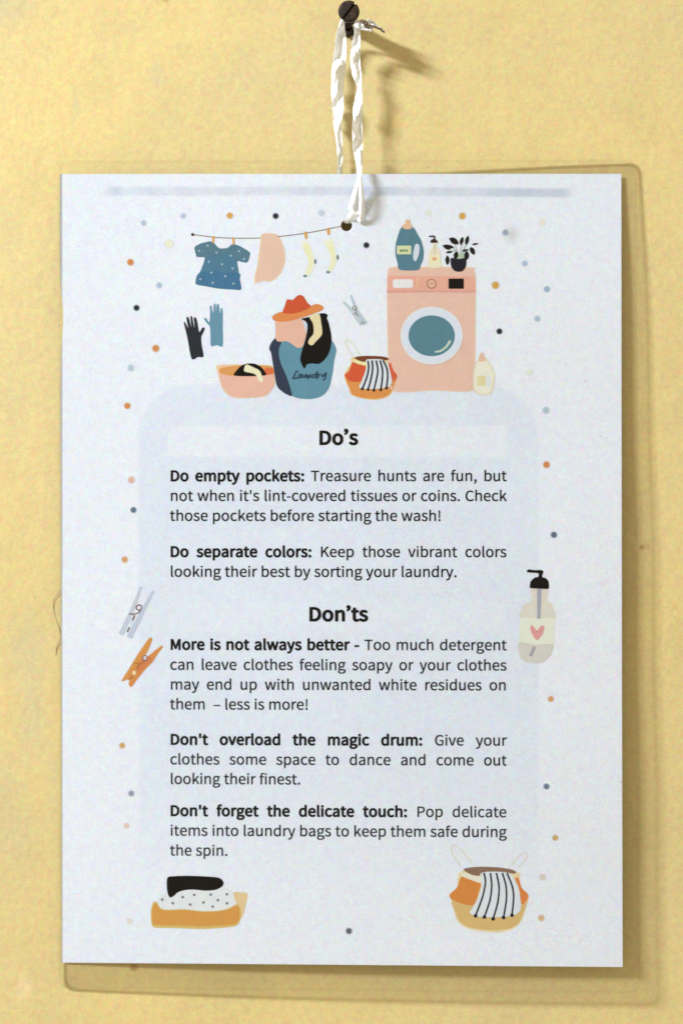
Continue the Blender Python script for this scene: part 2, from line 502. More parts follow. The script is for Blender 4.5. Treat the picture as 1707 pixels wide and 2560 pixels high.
def glyph(ch, bold):
    if (ch, bold) in gcache: return gcache[ch, bold]
    w, spl = GLYPHS[ch]
    if ch == '’': w = 88
    loops = [bez(s) for s in spl]
    outer = max(loops, key=lambda l: abs(area(l)))
    sg = 1 if area(outer) > 0 else -1
    # overlay-free grouping: loops turning like the outer one are solids, the others holes
    sol_ = [l for l in loops if area(l) * sg > 0]; hol = [l for l in loops if area(l) * sg <= 0]
    flat, tris = [], []
    for s_ in sol_:
        xs = [p[0] for p in s_]; ys = [p[1] for p in s_]
        hs = [h for h in hol if min(xs) < h[0][0] < max(xs) and min(ys) < h[0][1] < max(ys)]
        f, t = poly_mesh([s_] + hs); b = len(flat)
        flat += [(x, warp(ch, y)) for x, y in f]; tris += [tuple(b + i for i in q) for q in t]
    r_ = bold * 1.85 if bold else 6.2
    nb = 8 if bold else 4
    F, T = [], []
    for k in range(nb + (1 if bold else 0)):        # thicken the strokes: the outline swept round a small circle
        a_ = 2 * math.pi * (k + .5) / nb; rr = r_ if k < nb else 0
        b = len(F); F += [(x + rr * math.cos(a_), y + rr * math.sin(a_), k * .04) for x, y in flat]
        T += [tuple(b + i for i in q) for q in tris]
    flat, tris = F, T
    gcache[ch, bold] = (w + (3 if bold else 0), flat, tris)
    return gcache[ch, bold]
def tilt(x, y): return (x - 426) / 839 * (5.5 * max(0, (y - 1100) / 1300) ** 1.3)
def text(pr, runs, x0, base, x1=None, kx=.1047, ky=.0995, bold=8, rgbs=((8, 9, 10), (36, 40, 44))):
    """runs: [(string, is_bold)]; justified to x1 when given"""
    seq = [(c, b) for s_, b in runs for c in s_]
    glyph_w = sum(glyph(c, bold if b else 0)[0] for c, b in seq if c != ' ') * kx - 24 * kx
    nsp = sum(1 for c, b in seq if c == ' ')
    sp = 85 * kx
    if x1 and x1 > 1200: sp = (x1 - x0 - glyph_w) / max(1, nsp)
    elif x1:
        k_ = (x1 - x0) / (glyph_w + sp * nsp); kx *= k_; sp *= k_
    x = x0 - 12 * kx
    for bld in (True, False):
        flat, tris = [], []; xx = x
        for c, b in seq:
            if c == ' ': xx += sp; continue
            w, f, t = glyph(c, bold if b else 0)
            if b == bld:
                k = len(flat)
                for gx, gy, gh in f:
                    X = xx + gx * kx; flat.append((X, base - gy * ky + tilt(X, base), gh))
                tris += [tuple(k + i for i in q) for q in t]
            xx += w * kx
        if tris: pr.add(flat, tris, rgbs[0] if bld else rgbs[1]); pr.layer = 1

# glyph outlines: advance, closed bezier loops of (left handle, point, right handle)
GLYPHS = json.loads(r'''{"!":[113,[[[44,127,46,77,53,77],[60,77,68,77,69,127],[70,176,72,226,72,238],[72,250,72,262,62,262],[51,262,40,262,40,250],[41,238,41,226,42,176]],[[44,-5,56,-5,69,-5],[79,5,79,20,79,34],[69,44,56,44,44,44],[33,34,33,20,33,5]]]],"'":[97,[[[36,191,39,169,45,169],[52,169,58,169,60,191],[62,213,64,234,65,246],[65,258,65,270,54,270],[43,270,32,270,32,258],[32,246,32,234,34,213]]]],",":[97,[[[24,-60,26,-67,58,-53],[77,-27,77,7,77,30],[67,44,50,44,37,44],[26,36,26,22,26,8],[37,-1,50,-1,51,-1],[52,0,54,0,53,-21],[40,-38,19,-48,21,-54]]]],"-":[121,[[[16,94,16,86,46,86],[76,86,106,86,106,94],[106,102,106,110,76,110],[46,110,16,110,16,102]]]],".":[97,[[[36,-5,49,-5,61,-5],[72,5,72,20,72,34],[61,44,49,44,36,44],[26,34,26,20,26,5]]]],":":[97,[[[36,137,49,137,61,137],[72,146,72,161,72,175],[61,186,49,186,36,186],[26,175,26,161,26,146]],[[36,-5,49,-5,61,-5],[72,5,72,20,72,34],[61,44,49,44,36,44],[26,34,26,20,26,5]]]],"C":[223,[[[68,-5,132,-5,165,-5],[190,9,211,32,205,39],[199,46,193,53,176,35],[158,24,133,24,84,24],[54,64,54,129,54,193],[86,233,134,233,157,233],[173,223,187,209,193,216],[199,223,204,230,190,246],[165,261,134,261,69,261],[20,211,20,128,20,45]]]],"D":[241,[[[35,86,35,0,57,0],[79,0,101,0,178,0],[220,48,220,129,220,211],[178,257,99,257,78,257],[57,257,35,257,35,171]],[[77,27,68,27,68,95],[68,162,68,230,77,230],[87,230,97,230,157,230],[187,194,187,129,187,64],[157,27,97,27,87,27]]]],"G":[241,[[[69,-5,136,-5,171,-5],[199,8,215,25,215,61],[215,97,215,133,187,133],[159,133,131,133,131,124],[131,115,131,106,149,106],[167,106,186,106,186,84],[186,61,186,39,175,29],[158,24,139,24,84,24],[54,64,54,129,54,193],[87,233,139,233,165,233],[181,222,194,209,200,216],[206,223,212,230,197,245],[174,261,138,261,70,261],[20,211,20,128,20,45]]]],"K":[226,[[[35,86,35,0,46,0],[57,0,68,0,68,27],[68,54,68,81,82,99],[97,116,112,134,137,89],[163,45,189,0,201,0],[213,0,225,0,194,53],[163,106,132,159,159,192],[186,224,213,257,200,257],[188,257,176,257,140,214],[104,171,68,128,68,128],[68,128,68,128,68,171],[68,214,68,257,57,257],[46,257,35,257,35,171]]]],"M":[284,[[[35,86,35,0,45,0],[55,0,64,0,64,47],[64,95,64,142,64,164],[62,195,60,218,61,218],[61,218,62,218,69,198],[75,179,82,159,99,115],[115,70,131,26,138,26],[145,26,153,26,169,70],[185,115,201,159,208,179],[215,198,222,218,222,218],[223,218,223,218,221,195],[219,164,219,142,219,95],[219,47,219,0,229,0],[239,0,249,0,249,86],[249,171,249,257,236,257],[223,257,210,257,194,211],[177,165,161,119,155,102],[150,84,143,66,143,66],[142,66,142,66,136,84],[130,102,123,119,107,165],[91,211,74,257,61,257],[48,257,35,257,35,171]]]],"P":[222,[[[35,86,35,0,46,0],[57,0,68,0,68,34],[68,68,68,102,82,102],[96,102,110,102,166,102],[204,127,204,181,204,237],[166,257,109,257,84,257],[60,257,35,257,35,171]],[[80,129,68,129,68,162],[68,196,68,230,80,230],[92,230,104,230,150,230],[172,219,172,181,172,145],[151,129,106,129,93,129]]]],"T":[210,[[[89,76,89,0,99,0],[110,0,121,0,121,76],[121,153,121,229,147,229],[173,229,199,229,199,238],[199,248,199,257,136,257],[74,257,11,257,11,248],[11,238,11,229,37,229],[63,229,89,229,89,153]]]],"a":[197,[[[44,-5,76,-5,99,-5],[121,8,139,23,139,23],[140,23,140,23,141,15],[142,8,143,0,152,0],[160,0,169,0,169,39],[169,78,169,117,169,164],[150,195,103,195,72,195],[46,181,29,170,33,163],[37,155,41,148,56,158],[76,168,98,168,129,168],[137,145,137,120,56,111],[21,91,21,49,21,15]],[[103,21,85,21,66,21],[51,30,51,51,51,76],[73,92,137,99,137,81],[137,64,137,46,119,30]]]],"b":[216,[[[98,-5,116,-5,159,-5],[199,33,199,98,199,157],[172,195,123,195,102,195],[81,183,63,168,63,180],[64,191,64,202,64,228],[64,253,64,279,54,279],[43,279,32,279,32,186],[32,93,32,0,41,0],[49,0,58,0,59,7],[60,13,61,20,61,20],[62,20,62,20,78,5]],[[142,22,111,22,98,22],[81,27,64,42,64,75],[64,109,64,142,82,159],[99,168,115,168,151,168],[165,140,165,98,165,51]]]],"c":[179,[[[57,-5,107,-5,130,-5],[152,5,169,19,164,26],[159,34,155,41,143,30],[127,22,110,22,75,22],[51,51,51,95,51,139],[76,168,111,168,126,168],[138,161,149,152,154,159],[160,166,165,173,152,185],[134,195,110,195,61,195],[18,158,18,95,18,32]]]],"d":[217,[[[49,-5,97,-5,120,-5],[140,8,155,22,155,22],[155,22,156,22,157,15],[158,7,159,0,167,0],[176,0,185,0,185,93],[185,186,185,279,174,279],[163,279,153,279,153,254],[153,230,153,206,153,195],[154,184,154,173,138,187],[123,195,101,195,57,195],[19,157,19,95,19,32]],[[121,22,104,22,71,22],[51,49,51,95,51,139],[76,168,106,168,122,168],[137,162,153,148,153,115],[153,82,153,48,137,31]]]],"e":[194,[[[58,-5,109,-5,135,-5],[155,4,172,15,168,22],[164,29,160,36,146,27],[131,21,113,21,77,21],[52,47,50,88,92,88],[135,88,178,88,179,92],[179,99,179,106,179,160],[152,195,103,195,60,195],[18,157,18,95,18,32]],[[83,110,49,110,53,148],[77,169,104,169,134,169],[151,149,151,110,117,110]]]],"f":[114,[[[12,172,12,164,20,164],[29,164,37,164,37,109],[37,55,37,0,48,0],[59,0,69,0,69,55],[69,109,69,164,83,164],[96,164,110,164,110,173],[110,181,110,190,96,190],[83,190,69,190,69,200],[69,210,69,220,69,245],[78,258,96,258,103,258],[111,256,118,252,120,261],[122,269,125,277,116,281],[105,283,93,283,55,283],[37,259,37,221,37,210],[37,200,37,190,29,190],[20,189,12,188,12,180]]]],"g":[197,[[[50,-88,96,-88,155,-88],[193,-57,193,-22,193,10],[170,23,126,23,114,23],[101,23,89,23,63,23],[56,32,56,44,56,55],[61,61,68,67,76,63],[87,60,96,60,135,60],[166,86,166,126,166,143],[159,157,150,166,163,166],[176,166,189,166,189,174],[189,182,189,190,167,190],[145,190,123,190,116,193],[107,195,96,195,58,195],[25,169,25,127,25,104],[37,86,50,76,50,76],[50,75,50,75,40,68],[29,55,29,39,29,24],[36,14,46,8,46,7],[46,7,46,6,28,-5],[18,-20,18,-37,18,-69]],[[118,82,96,82,74,82],[56,99,56,127,56,155],[74,172,96,172,119,172],[137,155,137,127,137,99]],[[138,-65,101,-65,66,-65],[46,-53,46,-32,46,-21],[51,-10,65,0,74,-2],[83,-3,90,-3,101,-3],[112,-3,123,-3,148,-3],[161,-9,161,-27,161,-47]]]],"h":[213,[[[32,93,32,0,43,0],[54,0,64,0,64,46],[64,92,64,138,83,157],[97,167,116,167,141,167],[152,152,152,116,152,77],[152,39,152,0,163,0],[174,0,184,0,184,40],[184,80,184,120,184,169],[166,195,126,195,100,195],[81,181,63,163,63,176],[64,189,64,202,64,228],[64,253,64,279,54,279],[43,279,32,279,32,186]]]],"i":[96,[[[32,63,32,0,43,0],[54,0,64,0,64,63],[64,127,64,190,54,190],[43,190,32,190,32,127]],[[36,229,48,229,61,229],[70,238,70,251,70,263],[61,271,48,271,36,271],[27,263,27,251,27,238]]]],"j":[96,[[[1,-85,12,-85,50,-85],[64,-61,64,-22,64,49],[64,120,64,190,54,190],[43,190,33,190,33,120],[33,49,33,-22,33,-45],[28,-59,9,-59,2,-59],[-4,-57,-9,-56,-11,-64],[-13,-72,-15,-80,-9,-83]],[[36,229,48,229,61,229],[70,238,70,251,70,263],[61,271,48,271,36,271],[27,263,27,251,27,238]]]],"k":[193,[[[32,93,32,0,43,0],[53,0,64,0,64,17],[64,33,64,50,76,64],[88,78,99,92,118,61],[137,31,155,0,167,0],[178,0,190,0,166,38],[142,76,118,113,139,139],[160,165,181,190,169,190],[158,190,146,190,119,157],[92,123,65,90,65,90],[64,90,64,90,64,153],[64,216,64,279,53,279],[43,279,32,279,32,186]]]],"l":[99,[[[42,-5,66,-5,75,-5],[80,-3,84,-2,83,6],[81,15,80,23,76,22],[75,22,73,22,68,22],[64,26,64,36,64,117],[64,198,64,279,54,279],[43,279,32,279,32,198],[32,118,32,38,32,11]]]],"m":[324,[[[32,63,32,0,43,0],[54,0,64,0,64,46],[64,92,64,138,82,158],[98,167,112,167,136,167],[147,152,147,116,147,77],[147,39,147,0,158,0],[169,0,179,0,179,46],[179,92,179,138,197,158],[213,167,227,167,251,167],[263,152,263,116,263,77],[263,39,263,0,273,0],[284,0,294,0,294,40],[294,80,294,120,294,169],[276,195,237,195,214,195],[194,180,174,159,166,181],[151,195,121,195,99,195],[79,181,62,162,62,162],[62,162,62,162,61,172],[60,181,58,190,50,190],[41,190,32,190,32,127]]]],"n":[214,[[[32,63,32,0,43,0],[54,0,64,0,64,46],[64,92,64,138,83,157],[97,167,116,167,141,167],[152,152,152,116,152,77],[152,39,152,0,163,0],[174,0,184,0,184,40],[184,80,184,120,184,169],[166,195,126,195,100,195],[80,181,62,162,62,162],[62,162,62,162,61,172],[60,181,58,190,50,190],[41,190,32,190,32,127]]]],"o":[212,[[[60,-5,106,-5,153,-5],[194,32,194,95,194,158],[153,195,106,195,60,195],[18,158,18,95,18,32]],[[139,22,106,22,73,22],[51,51,51,95,51,139],[73,168,106,168,139,168],[161,139,161,95,161,51]]]],"p":[217,[[[32,10,32,-80,43,-80],[54,-80,64,-80,64,-59],[64,-37,64,-16,64,-5],[64,6,63,18,81,3],[99,-5,116,-5,159,-5],[199,33,199,98,199,157],[172,195,123,195,101,195],[79,182,62,168,62,168],[62,168,62,168,61,175],[60,183,58,190,50,190],[41,190,32,190,32,100]],[[142,22,111,22,98,22],[81,27,64,42,64,75],[64,109,64,142,83,159],[99,168,115,168,151,168],[165,140,165,98,165,51]]]],"q":[217,[[[153,-58,153,-80,163,-80],[174,-80,185,-80,185,10],[185,100,185,190,176,190],[168,190,159,190,158,184],[157,178,156,172,156,172],[156,172,155,172,139,187],[123,195,101,195,57,195],[19,157,19,95,19,32],[49,-5,97,-5,119,-5],[139,7,154,22,154,11],[153,-1,153,-13,153,-35]],[[121,22,104,22,71,22],[51,49,51,95,51,139],[76,168,106,168,122,168],[137,162,153,148,153,115],[153,82,153,48,137,31]]]],"r":[136,[[[32,63,32,0,43,0],[54,0,64,0,64,41],[64,81,64,122,77,154],[96,166,112,166,120,166],[124,165,131,163,133,172],[135,182,137,191,131,194],[125,195,116,195,95,195],[76,180,62,155,62,155],[62,155,62,155,61,167],[60,179,58,190,50,190],[41,190,32,190,32,127]]]],"s":[164,[[[55,-5,82,-5,127,-5],[151,21,151,52,151,88],[121,99,93,110,72,118],[52,125,52,143,52,158],[63,170,88,170,104,170],[118,163,131,153,136,160],[141,167,146,173,132,185],[111,195,87,195,46,195],[22,171,22,141,22,109],[50,96,77,86,98,78],[120,69,120,50,120,34],[108,20,83,20,60,20],[43,29,27,43,21,36],[16,29,11,22,29,7]]]],"t":[132,[[[51,-5,92,-5,104,-5],[116,-1,127,2,125,11],[123,19,121,27,114,24],[106,21,99,21,77,21],[70,35,70,58,70,93],[70,129,70,164,87,164],[104,164,121,164,121,173],[121,181,121,190,104,190],[87,190,70,190,70,208],[70,226,70,244,61,244],[52,244,43,244,42,226],[41,208,40,190,30,190],[19,189,9,188,9,180],[9,172,9,164,19,164],[28,164,38,164,38,129],[38,94,38,59,38,21]]]],"u":[213,[[[48,-5,88,-5,114,-5],[133,9,151,30,151,30],[151,30,152,30,152,20],[153,10,154,0,163,0],[172,0,181,0,181,63],[181,127,181,190,170,190],[159,190,149,190,149,145],[149,100,149,55,131,33],[117,23,97,23,72,23],[62,38,62,74,62,112],[62,151,62,190,51,190],[40,190,29,190,29,150],[29,110,29,70,29,21]]]],"v":[182,[[[50,63,73,0,86,0],[98,0,111,0,133,63],[155,127,178,190,167,190],[157,190,146,190,134,154],[122,118,110,82,105,63],[98,44,93,26,92,26],[92,26,91,26,85,44],[79,63,74,82,62,118],[50,154,38,190,27,190],[16,190,5,190,27,127]]]],"w":[281,[[[45,63,62,0,75,0],[87,0,99,0,108,34],[117,68,126,102,131,120],[135,138,139,157,140,157],[141,157,141,157,146,138],[149,120,154,103,163,68],[172,34,181,0,194,0],[207,0,220,0,237,63],[255,127,272,190,261,190],[251,190,241,190,232,153],[222,117,213,80,209,62],[206,45,202,27,201,27],[201,27,200,27,195,45],[191,62,187,80,177,117],[167,153,157,190,146,190],[136,190,126,190,116,153],[106,117,96,80,91,62],[87,45,83,27,83,27],[82,27,82,27,78,45],[74,62,70,80,61,117],[51,153,42,190,31,190],[20,190,9,190,27,127]]]],"x":[174,[[[26,33,5,0,16,0],[28,0,39,0,47,15],[56,30,64,44,71,56],[77,68,84,78,84,78],[85,78,85,78,93,68],[100,56,106,44,115,30],[125,15,134,0,146,0],[157,0,169,0,148,32],[127,64,106,96,126,127],[145,159,164,190,153,190],[142,190,131,190,123,176],[115,162,107,148,102,138],[96,127,91,117,90,117],[90,117,89,117,83,127],[76,138,70,148,62,162],[53,176,45,190,33,190],[22,190,10,190,29,160],[49,129,68,99,47,66]]]],"y":[182,[[[27,-82,35,-82,73,-82],[93,-53,106,-16,130,53],[154,121,178,190,167,190],[157,190,147,190,135,155],[124,120,112,85,107,68],[102,48,97,31,96,31],[96,31,95,31,89,49],[82,68,76,85,63,120],[51,155,38,190,27,190],[16,190,5,190,30,127],[55,63,81,0,79,-5],[78,-10,77,-15,69,-38],[55,-56,34,-56,29,-56],[23,-54,19,-53,17,-61],[15,-70,13,-78,19,-81]]]],"z":[166,[[[12,6,12,0,60,0],[108,0,156,0,156,9],[156,17,156,26,122,26],[87,26,53,26,86,75],[120,124,153,173,153,179],[153,184,153,190,110,190],[66,190,23,190,23,181],[23,173,23,164,53,164],[83,164,112,164,79,115],[46,66,12,17,12,11]]]],"–":[188,[[[16,95,16,88,68,88],[120,88,172,88,172,95],[172,102,172,109,120,109],[68,109,16,109,16,102]]]],"’":[350,[[[36,219,17,210,19,205],[22,201,24,196,47,207],[68,231,68,262,68,281],[55,295,40,295,25,295],[16,284,16,272,16,260],[25,250,39,250,42,250],[46,251,48,253,48,237]]]]}''')

def para(name, lines, **kw):
    pr = Print()
    for runs, x0, base, x1 in lines: text(pr, runs, x0, base, x1, **kw)
    return pr.build(name, paper, grid=0)
L0, R0 = 426, 1264.8
BK = (5, 6, 7)
para('printed_heading', [([("Do’s", True)], 797, 1111, 893.7)], kx=.142, ky=.1284, bold=8.5)
para('printed_heading', [([("Don’ts", True)], 772, 1551.5, 918.6)], kx=.1423, ky=.1284, bold=8.5)
para('printed_paragraph', [
    ([("Do empty pockets:", True), (" Treasure hunts are fun, but", False)], L0, 1202.5, R0),
    ([("not when it's lint-covered tissues or coins. Check", False)], L0, 1252.2, R0),
    ([("those pockets before starting the wash!", False)], L0, 1302, 1102.5)], rgbs=(BK, (11, 13, 16)))
para('printed_paragraph', [
    ([("Do separate colors:", True), (" Keep those vibrant colors", False)], L0, 1392, R0),
    ([("looking their best by sorting your laundry.", False)], L0, 1441.8, 1141.5)], rgbs=(BK, (11, 13, 16)))
para('printed_paragraph', [
    ([("More is not always better -", True), (" Too much detergent", False)], L0, 1624, R0),
    ([("can leave clothes feeling soapy or your clothes", False)], L0, 1674.3, R0),
    ([("may end up with unwanted white residues on", False)], L0, 1723.8, R0),
    ([("them  – less is more!", False)], L0, 1773.3, 771)], rgbs=(BK, (20, 24, 28)))
para('printed_paragraph', [
    ([("Don't overload the magic drum:", True), (" Give your", False)], L0, 1861.3, R0),
    ([("clothes some space to dance and come out", False)], L0, 1910.8, R0),
    ([("looking their finest.", False)], L0, 1959.8, 751)], rgbs=((12, 13, 15), (30, 34, 40)))
para('printed_paragraph', [
    ([("Don't forget the delicate touch:", True), (" Pop delicate", False)], L0, 2039.5, R0),
    ([("items into laundry bags to keep them safe during", False)], L0, 2089, R0),
    ([("the spin.", False)], L0, 2138.7, 569.6)], rgbs=((12, 13, 15), (38, 42, 48)))

# ---------------------------------------------------------------- printed dots
K = 1.0887
GB = (176, 190, 205); OC = (205, 155, 65); OR = (205, 128, 60); BL = (38, 42, 46); PY = (226, 228, 200); LB = (165, 185, 202); SL = (85, 100, 118)
DOTS = [(330, 512, GB, 7), (421, 496, GB, 7), (528, 495, OC, 8), (633, 496, BL, 7.5), (738, 489, (190, 200, 212), 8), (984, 489, PY, 7),
 (1061, 496, OC, 8.5), (1160, 534, (150, 160, 175), 8), (1245, 510, (230, 224, 205), 8), (841, 563, BL, 7.5), (300, 602, OR, 8.5), (388, 560, PY, 11),
 (366, 655, LB, 7.5), (314, 707, BL, 7.5), (358, 800, OR, 9), (301, 845, (175, 195, 203), 8.5), (293, 932, OR, 8), (1204, 605, LB, 7.5),
 (1137, 655, OC, 9.5), (1255, 664, (150, 172, 192), 8), (1233, 732, LB, 7.5), (1146, 761, BL, 7.5), (1253, 942, (170, 192, 200), 8.5), (1215, 855, (224, 226, 205), 8),
 (1254, 1067, OR, 8.5), (302, 1102, (218, 175, 150), 8.5), (307, 1171, SL, 7.5), (287, 1285, (208, 150, 95), 8), (1271, 1228, SL, 8), (1264, 1605, (208, 150, 95), 7.5),
 (281, 1712, (200, 155, 90), 7.5), (302, 1822, (140, 145, 160), 7.5), (1254, 1806, (100, 112, 135), 7.5), (1274, 1924, (195, 160, 95), 7.5),
 (291, 1896, (220, 190, 175), 7), (1245, 2014, (212, 200, 188), 8), (1242, 2108, (205, 175, 130), 8), (801, 2138, (88, 92, 100), 8), (298, 2115, (222, 212, 200), 7.5)]
for x, y, c, r in DOTS:
    pr = Print(); X, Y = x * K, y * K
    soft = tuple((a * .35 + b * .65) for a, b in zip(c, (210, 219, 230)))
    pr.ell(X, Y, r * 1.12, r * 1.12, tuple(int(v) for v in soft), 20)
    pr.ell(X, Y, r * .84, r * .84, c, 20)
    pr.build('printed_dot', paper, grid=0)

# ---------------------------------------------------------------- printed motifs
TEAL = (68, 114, 134); TEAL2 = (84, 135, 155); PINK = (222, 178, 152); NAVY = (48, 58, 78); RED = (196, 72, 34); ORG = (213, 132, 58)
BLACK = (6, 6, 8); CREAM = (222, 215, 170); LEMON = (226, 227, 178)
q = 5.2267
# clothes line
p = Print(440, 560, q)
p.stroke([(220, 138), (380, 158), (550, 177), (800, 186), (1080, 184), (1350, 163), (1660, 125), (1940, 75), (2160, 28)], 11, (120, 95, 70))
p.ell(220, 138, 21, 21, (88, 48, 38))
p.build('printed_clothes_line', paper)
p = Print(440, 560, q)
p.shape([(245, 300), (330, 252), (440, 226), (480, 238), (512, 262), (545, 300), (600, 328), (655, 325), (700, 292), (725, 268), (790, 270), (880, 312), (966, 372), (966, 410), (935, 500), (870, 498), (805, 485), (815, 580), (835, 720), (852, 855), (750, 857), (560, 845), (400, 815), (256, 782), (300, 660), (350, 540), (376, 438), (320, 430), (272, 428), (252, 360)], (64, 112, 136))
p.shape([(300, 640), (500, 620), (820, 640), (835, 720), (850, 850), (750, 853), (560, 841), (400, 811), (262, 778)], (52, 104, 138))
p.shape([(440, 230), (510, 265), (560, 318), (690, 310), (730, 275), (880, 316), (960, 376), (930, 490), (810, 478), (720, 380), (560, 390), (380, 430), (275, 420), (256, 300)], (72, 112, 128))
for x, y in [(415, 283), (305, 352), (530, 375), (715, 415), (825, 355), (890, 455), (430, 492), (603, 525), (740, 580), (463, 635), (645, 683), (320, 720), (480, 768), (750, 780)]:
    p.shape([(x + (19 if k % 2 == 0 else 8) * math.cos(math.pi * k / 4), y + (19 if k % 2 == 0 else 8) * math.sin(math.pi * k / 4)) for k in range(8)], (178, 200, 208), False); p.layer = 4
p.build('printed_dress', paper)
p = Print(440, 560, q)
p.shape([(1112, 140), (1180, 118), (1290, 125), (1340, 150), (1390, 240), (1420, 340), (1430, 430), (1415, 540), (1370, 640), (1300, 720), (1220, 755), (1150, 745), (1090, 760), (1030, 775), (1022, 700), (1058, 560), (1080, 400), (1100, 250)], (226, 200, 165))
p.shape([(1122, 150), (1180, 130), (1285, 137), (1330, 160), (1376, 250), (1404, 345), (1412, 430), (1398, 535), (1355, 630), (1290, 706), (1220, 740), (1150, 732), (1085, 745), (1042, 752), (1040, 700), (1072, 560), (1096, 400), (1114, 250)], (221, 186, 162))
p.build('printed_towel', paper)
for dx, body, heel, toe in ((0, [(700, 250), (780, 225), (830, 330), (862, 430), (875, 500), (850, 600), (800, 675), (750, 688), (740, 655), (775, 580), (790, 500), (760, 400), (715, 320)], (878, 490), (745, 678)),
                        (1, [(990, 230), (1090, 190), (1130, 290), (1155, 400), (1165, 460), (1140, 540), (1090, 625), (1035, 640), (1048, 580), (1085, 500), (1080, 420), (1040, 330)], (1170, 435), (1045, 628))):
    p = Print(620, 560, q)
    p.shape(body, (228, 230, 206)); cxx = sum(a for a, b in body) / len(body); cyy = sum(b for a, b in body) / len(body)
    p.shape([(cxx + (a - cxx) * .72, cyy + (b - cyy) * .85) for a, b in body], (228, 228, 182))
    p.ell(*heel, 15, 34, (95, 115, 125)); p.ell(*toe, 27, 16, (100, 130, 125))
    p.build('printed_sock', paper)
for ox, x0, y0, x1, y1, w in ((440, 488, 158, 488, 245, 32), (440, 750, 175, 755, 268, 34), (620, 750, 100, 762, 195, 42), (620, 1048, 50, 1052, 142, 42)):
    p = Print(ox, 560, q); p.layer = 5
    p.stroke([(x0, y0), (x1, y1)], w, (212, 155, 78), w * .75); p.build('printed_peg', paper)
# gloves
p = Print(440, 720, q)
p.shape([(205, 925), (150, 650), (105, 458), (120, 447), (138, 480), (160, 525), (150, 470), (138, 388), (163, 380), (185, 440), (202, 520), (196, 440), (190, 374), (212, 372), (226, 440), (243, 520), (240, 450), (232, 390), (262, 387), (280, 440), (294, 520), (308, 578), (340, 525), (368, 515), (378, 535), (355, 590), (332, 640), (337, 740), (362, 895), (290, 902)], (36, 42, 50))
p.build('printed_glove', paper, 'black printed glove')
p = Print(440, 720, q)
p.shape([(458, 755), (450, 600), (442, 500), (410, 465), (370, 412), (372, 393), (395, 393), (415, 425), (440, 440), (447, 300), (442, 240), (465, 232), (478, 300), (490, 330), (495, 218), (520, 212), (524, 310), (535, 216), (560, 212), (572, 300), (580, 335), (585, 270), (605, 268), (614, 330), (612, 500), (612, 755), (535, 747)], (88, 138, 158))
p.build('printed_glove', paper, 'teal printed glove')
# basin
p = Print(440, 720, q)
p.shape([(535, 1010), (700, 1000), (840, 1000), (1180, 1005), (1275, 1035), (1282, 1130), (1290, 1260), (1190, 1400), (1050, 1432), (850, 1440), (720, 1420), (625, 1345), (580, 1240), (545, 1110)], (228, 190, 150))
p.shape([(575, 1050), (700, 1025), (840, 1010), (1180, 1015), (1268, 1045), (1272, 1130), (1150, 1160), (760, 1160), (590, 1125)], (212, 148, 75))
p.shape([(1150, 1070), (1190, 1040), (1262, 1055), (1270, 1110), (1230, 1135), (1150, 1135)], (214, 98, 50))
p.shape([(570, 1120), (700, 1145), (1000, 1158), (1265, 1130), (1268, 1200), (1290, 1262), (1245, 1335), (1180, 1385), (1050, 1418), (850, 1422), (725, 1402), (645, 1335), (598, 1240)], (224, 176, 154))
p.shape([(765, 1145), (790, 1080), (850, 1018), (930, 987), (1030, 990), (1110, 1030), (1160, 1090), (1176, 1138), (1040, 1150)], BLACK)
p.shape([(915, 1000), (1000, 1030), (1080, 1070), (1112, 1115), (1138, 1218), (1088, 1225), (1062, 1165), (1030, 1125), (960, 1105), (890, 1085)], (226, 222, 182))
p.build('printed_basin', paper)
# laundry bag
p = Print(640, 720, q)
p.shape([(300, 690), (420, 700), (600, 765), (900, 760), (985, 690), (1030, 750), (1050, 820), (1022, 950), (1003, 1100), (960, 1290), (900, 1380), (820, 1430), (700, 1452), (560, 1442), (470, 1412), (400, 1370), (330, 1100), (290, 850)], TEAL2)
p.shape([(250, 655), (300, 695), (332, 706), (302, 790), (300, 880), (330, 1000), (380, 1110), (425, 1230), (455, 1330), (470, 1412), (380, 1380), (275, 1285), (238, 1100), (197, 850), (172, 800), (190, 730)], NAVY)
p.shape([(260, 430), (420, 400), (600, 410), (690, 440), (668, 560), (630, 700), (598, 770), (540, 780), (470, 732), (400, 695), (340, 700), (280, 695), (250, 640), (258, 540)], (222, 174, 150))
p.shape([(605, 430), (650, 445), (680, 500), (662, 580), (640, 520)], (190, 208, 225))
p.shape([(590, 402), (700, 375), (820, 335), (900, 330), (937, 355), (925, 390), (950, 460), (980, 600), (986, 700), (960, 830), (900, 930), (820, 992), (730, 985), (662, 1000), (645, 1038), (622, 1045), (582, 960), (580, 900), (610, 780), (642, 680), (668, 560), (668, 470), (640, 430)], BLACK)
p.shape([(700, 375), (820, 335), (850, 450), (865, 580), (840, 640), (790, 690), (740, 745), (702, 742), (680, 712), (700, 660), (748, 600), (752, 520), (738, 450)], (222, 208, 160))
p.shape([(210, 380), (260, 335), (350, 310), (500, 325), (700, 240), (780, 210), (850, 222), (884, 260), (850, 295), (760, 330), (650, 370), (500, 415), (350, 442), (240, 427)], (214, 128, 62))
p.shape([(348, 312), (380, 220), (402, 152), (440, 150), (480, 155), (530, 108), (575, 90), (620, 110), (670, 190), (714, 235), (660, 280), (560, 320), (470, 335), (380, 332)], (198, 72, 34))
W = (44, 74, 92)
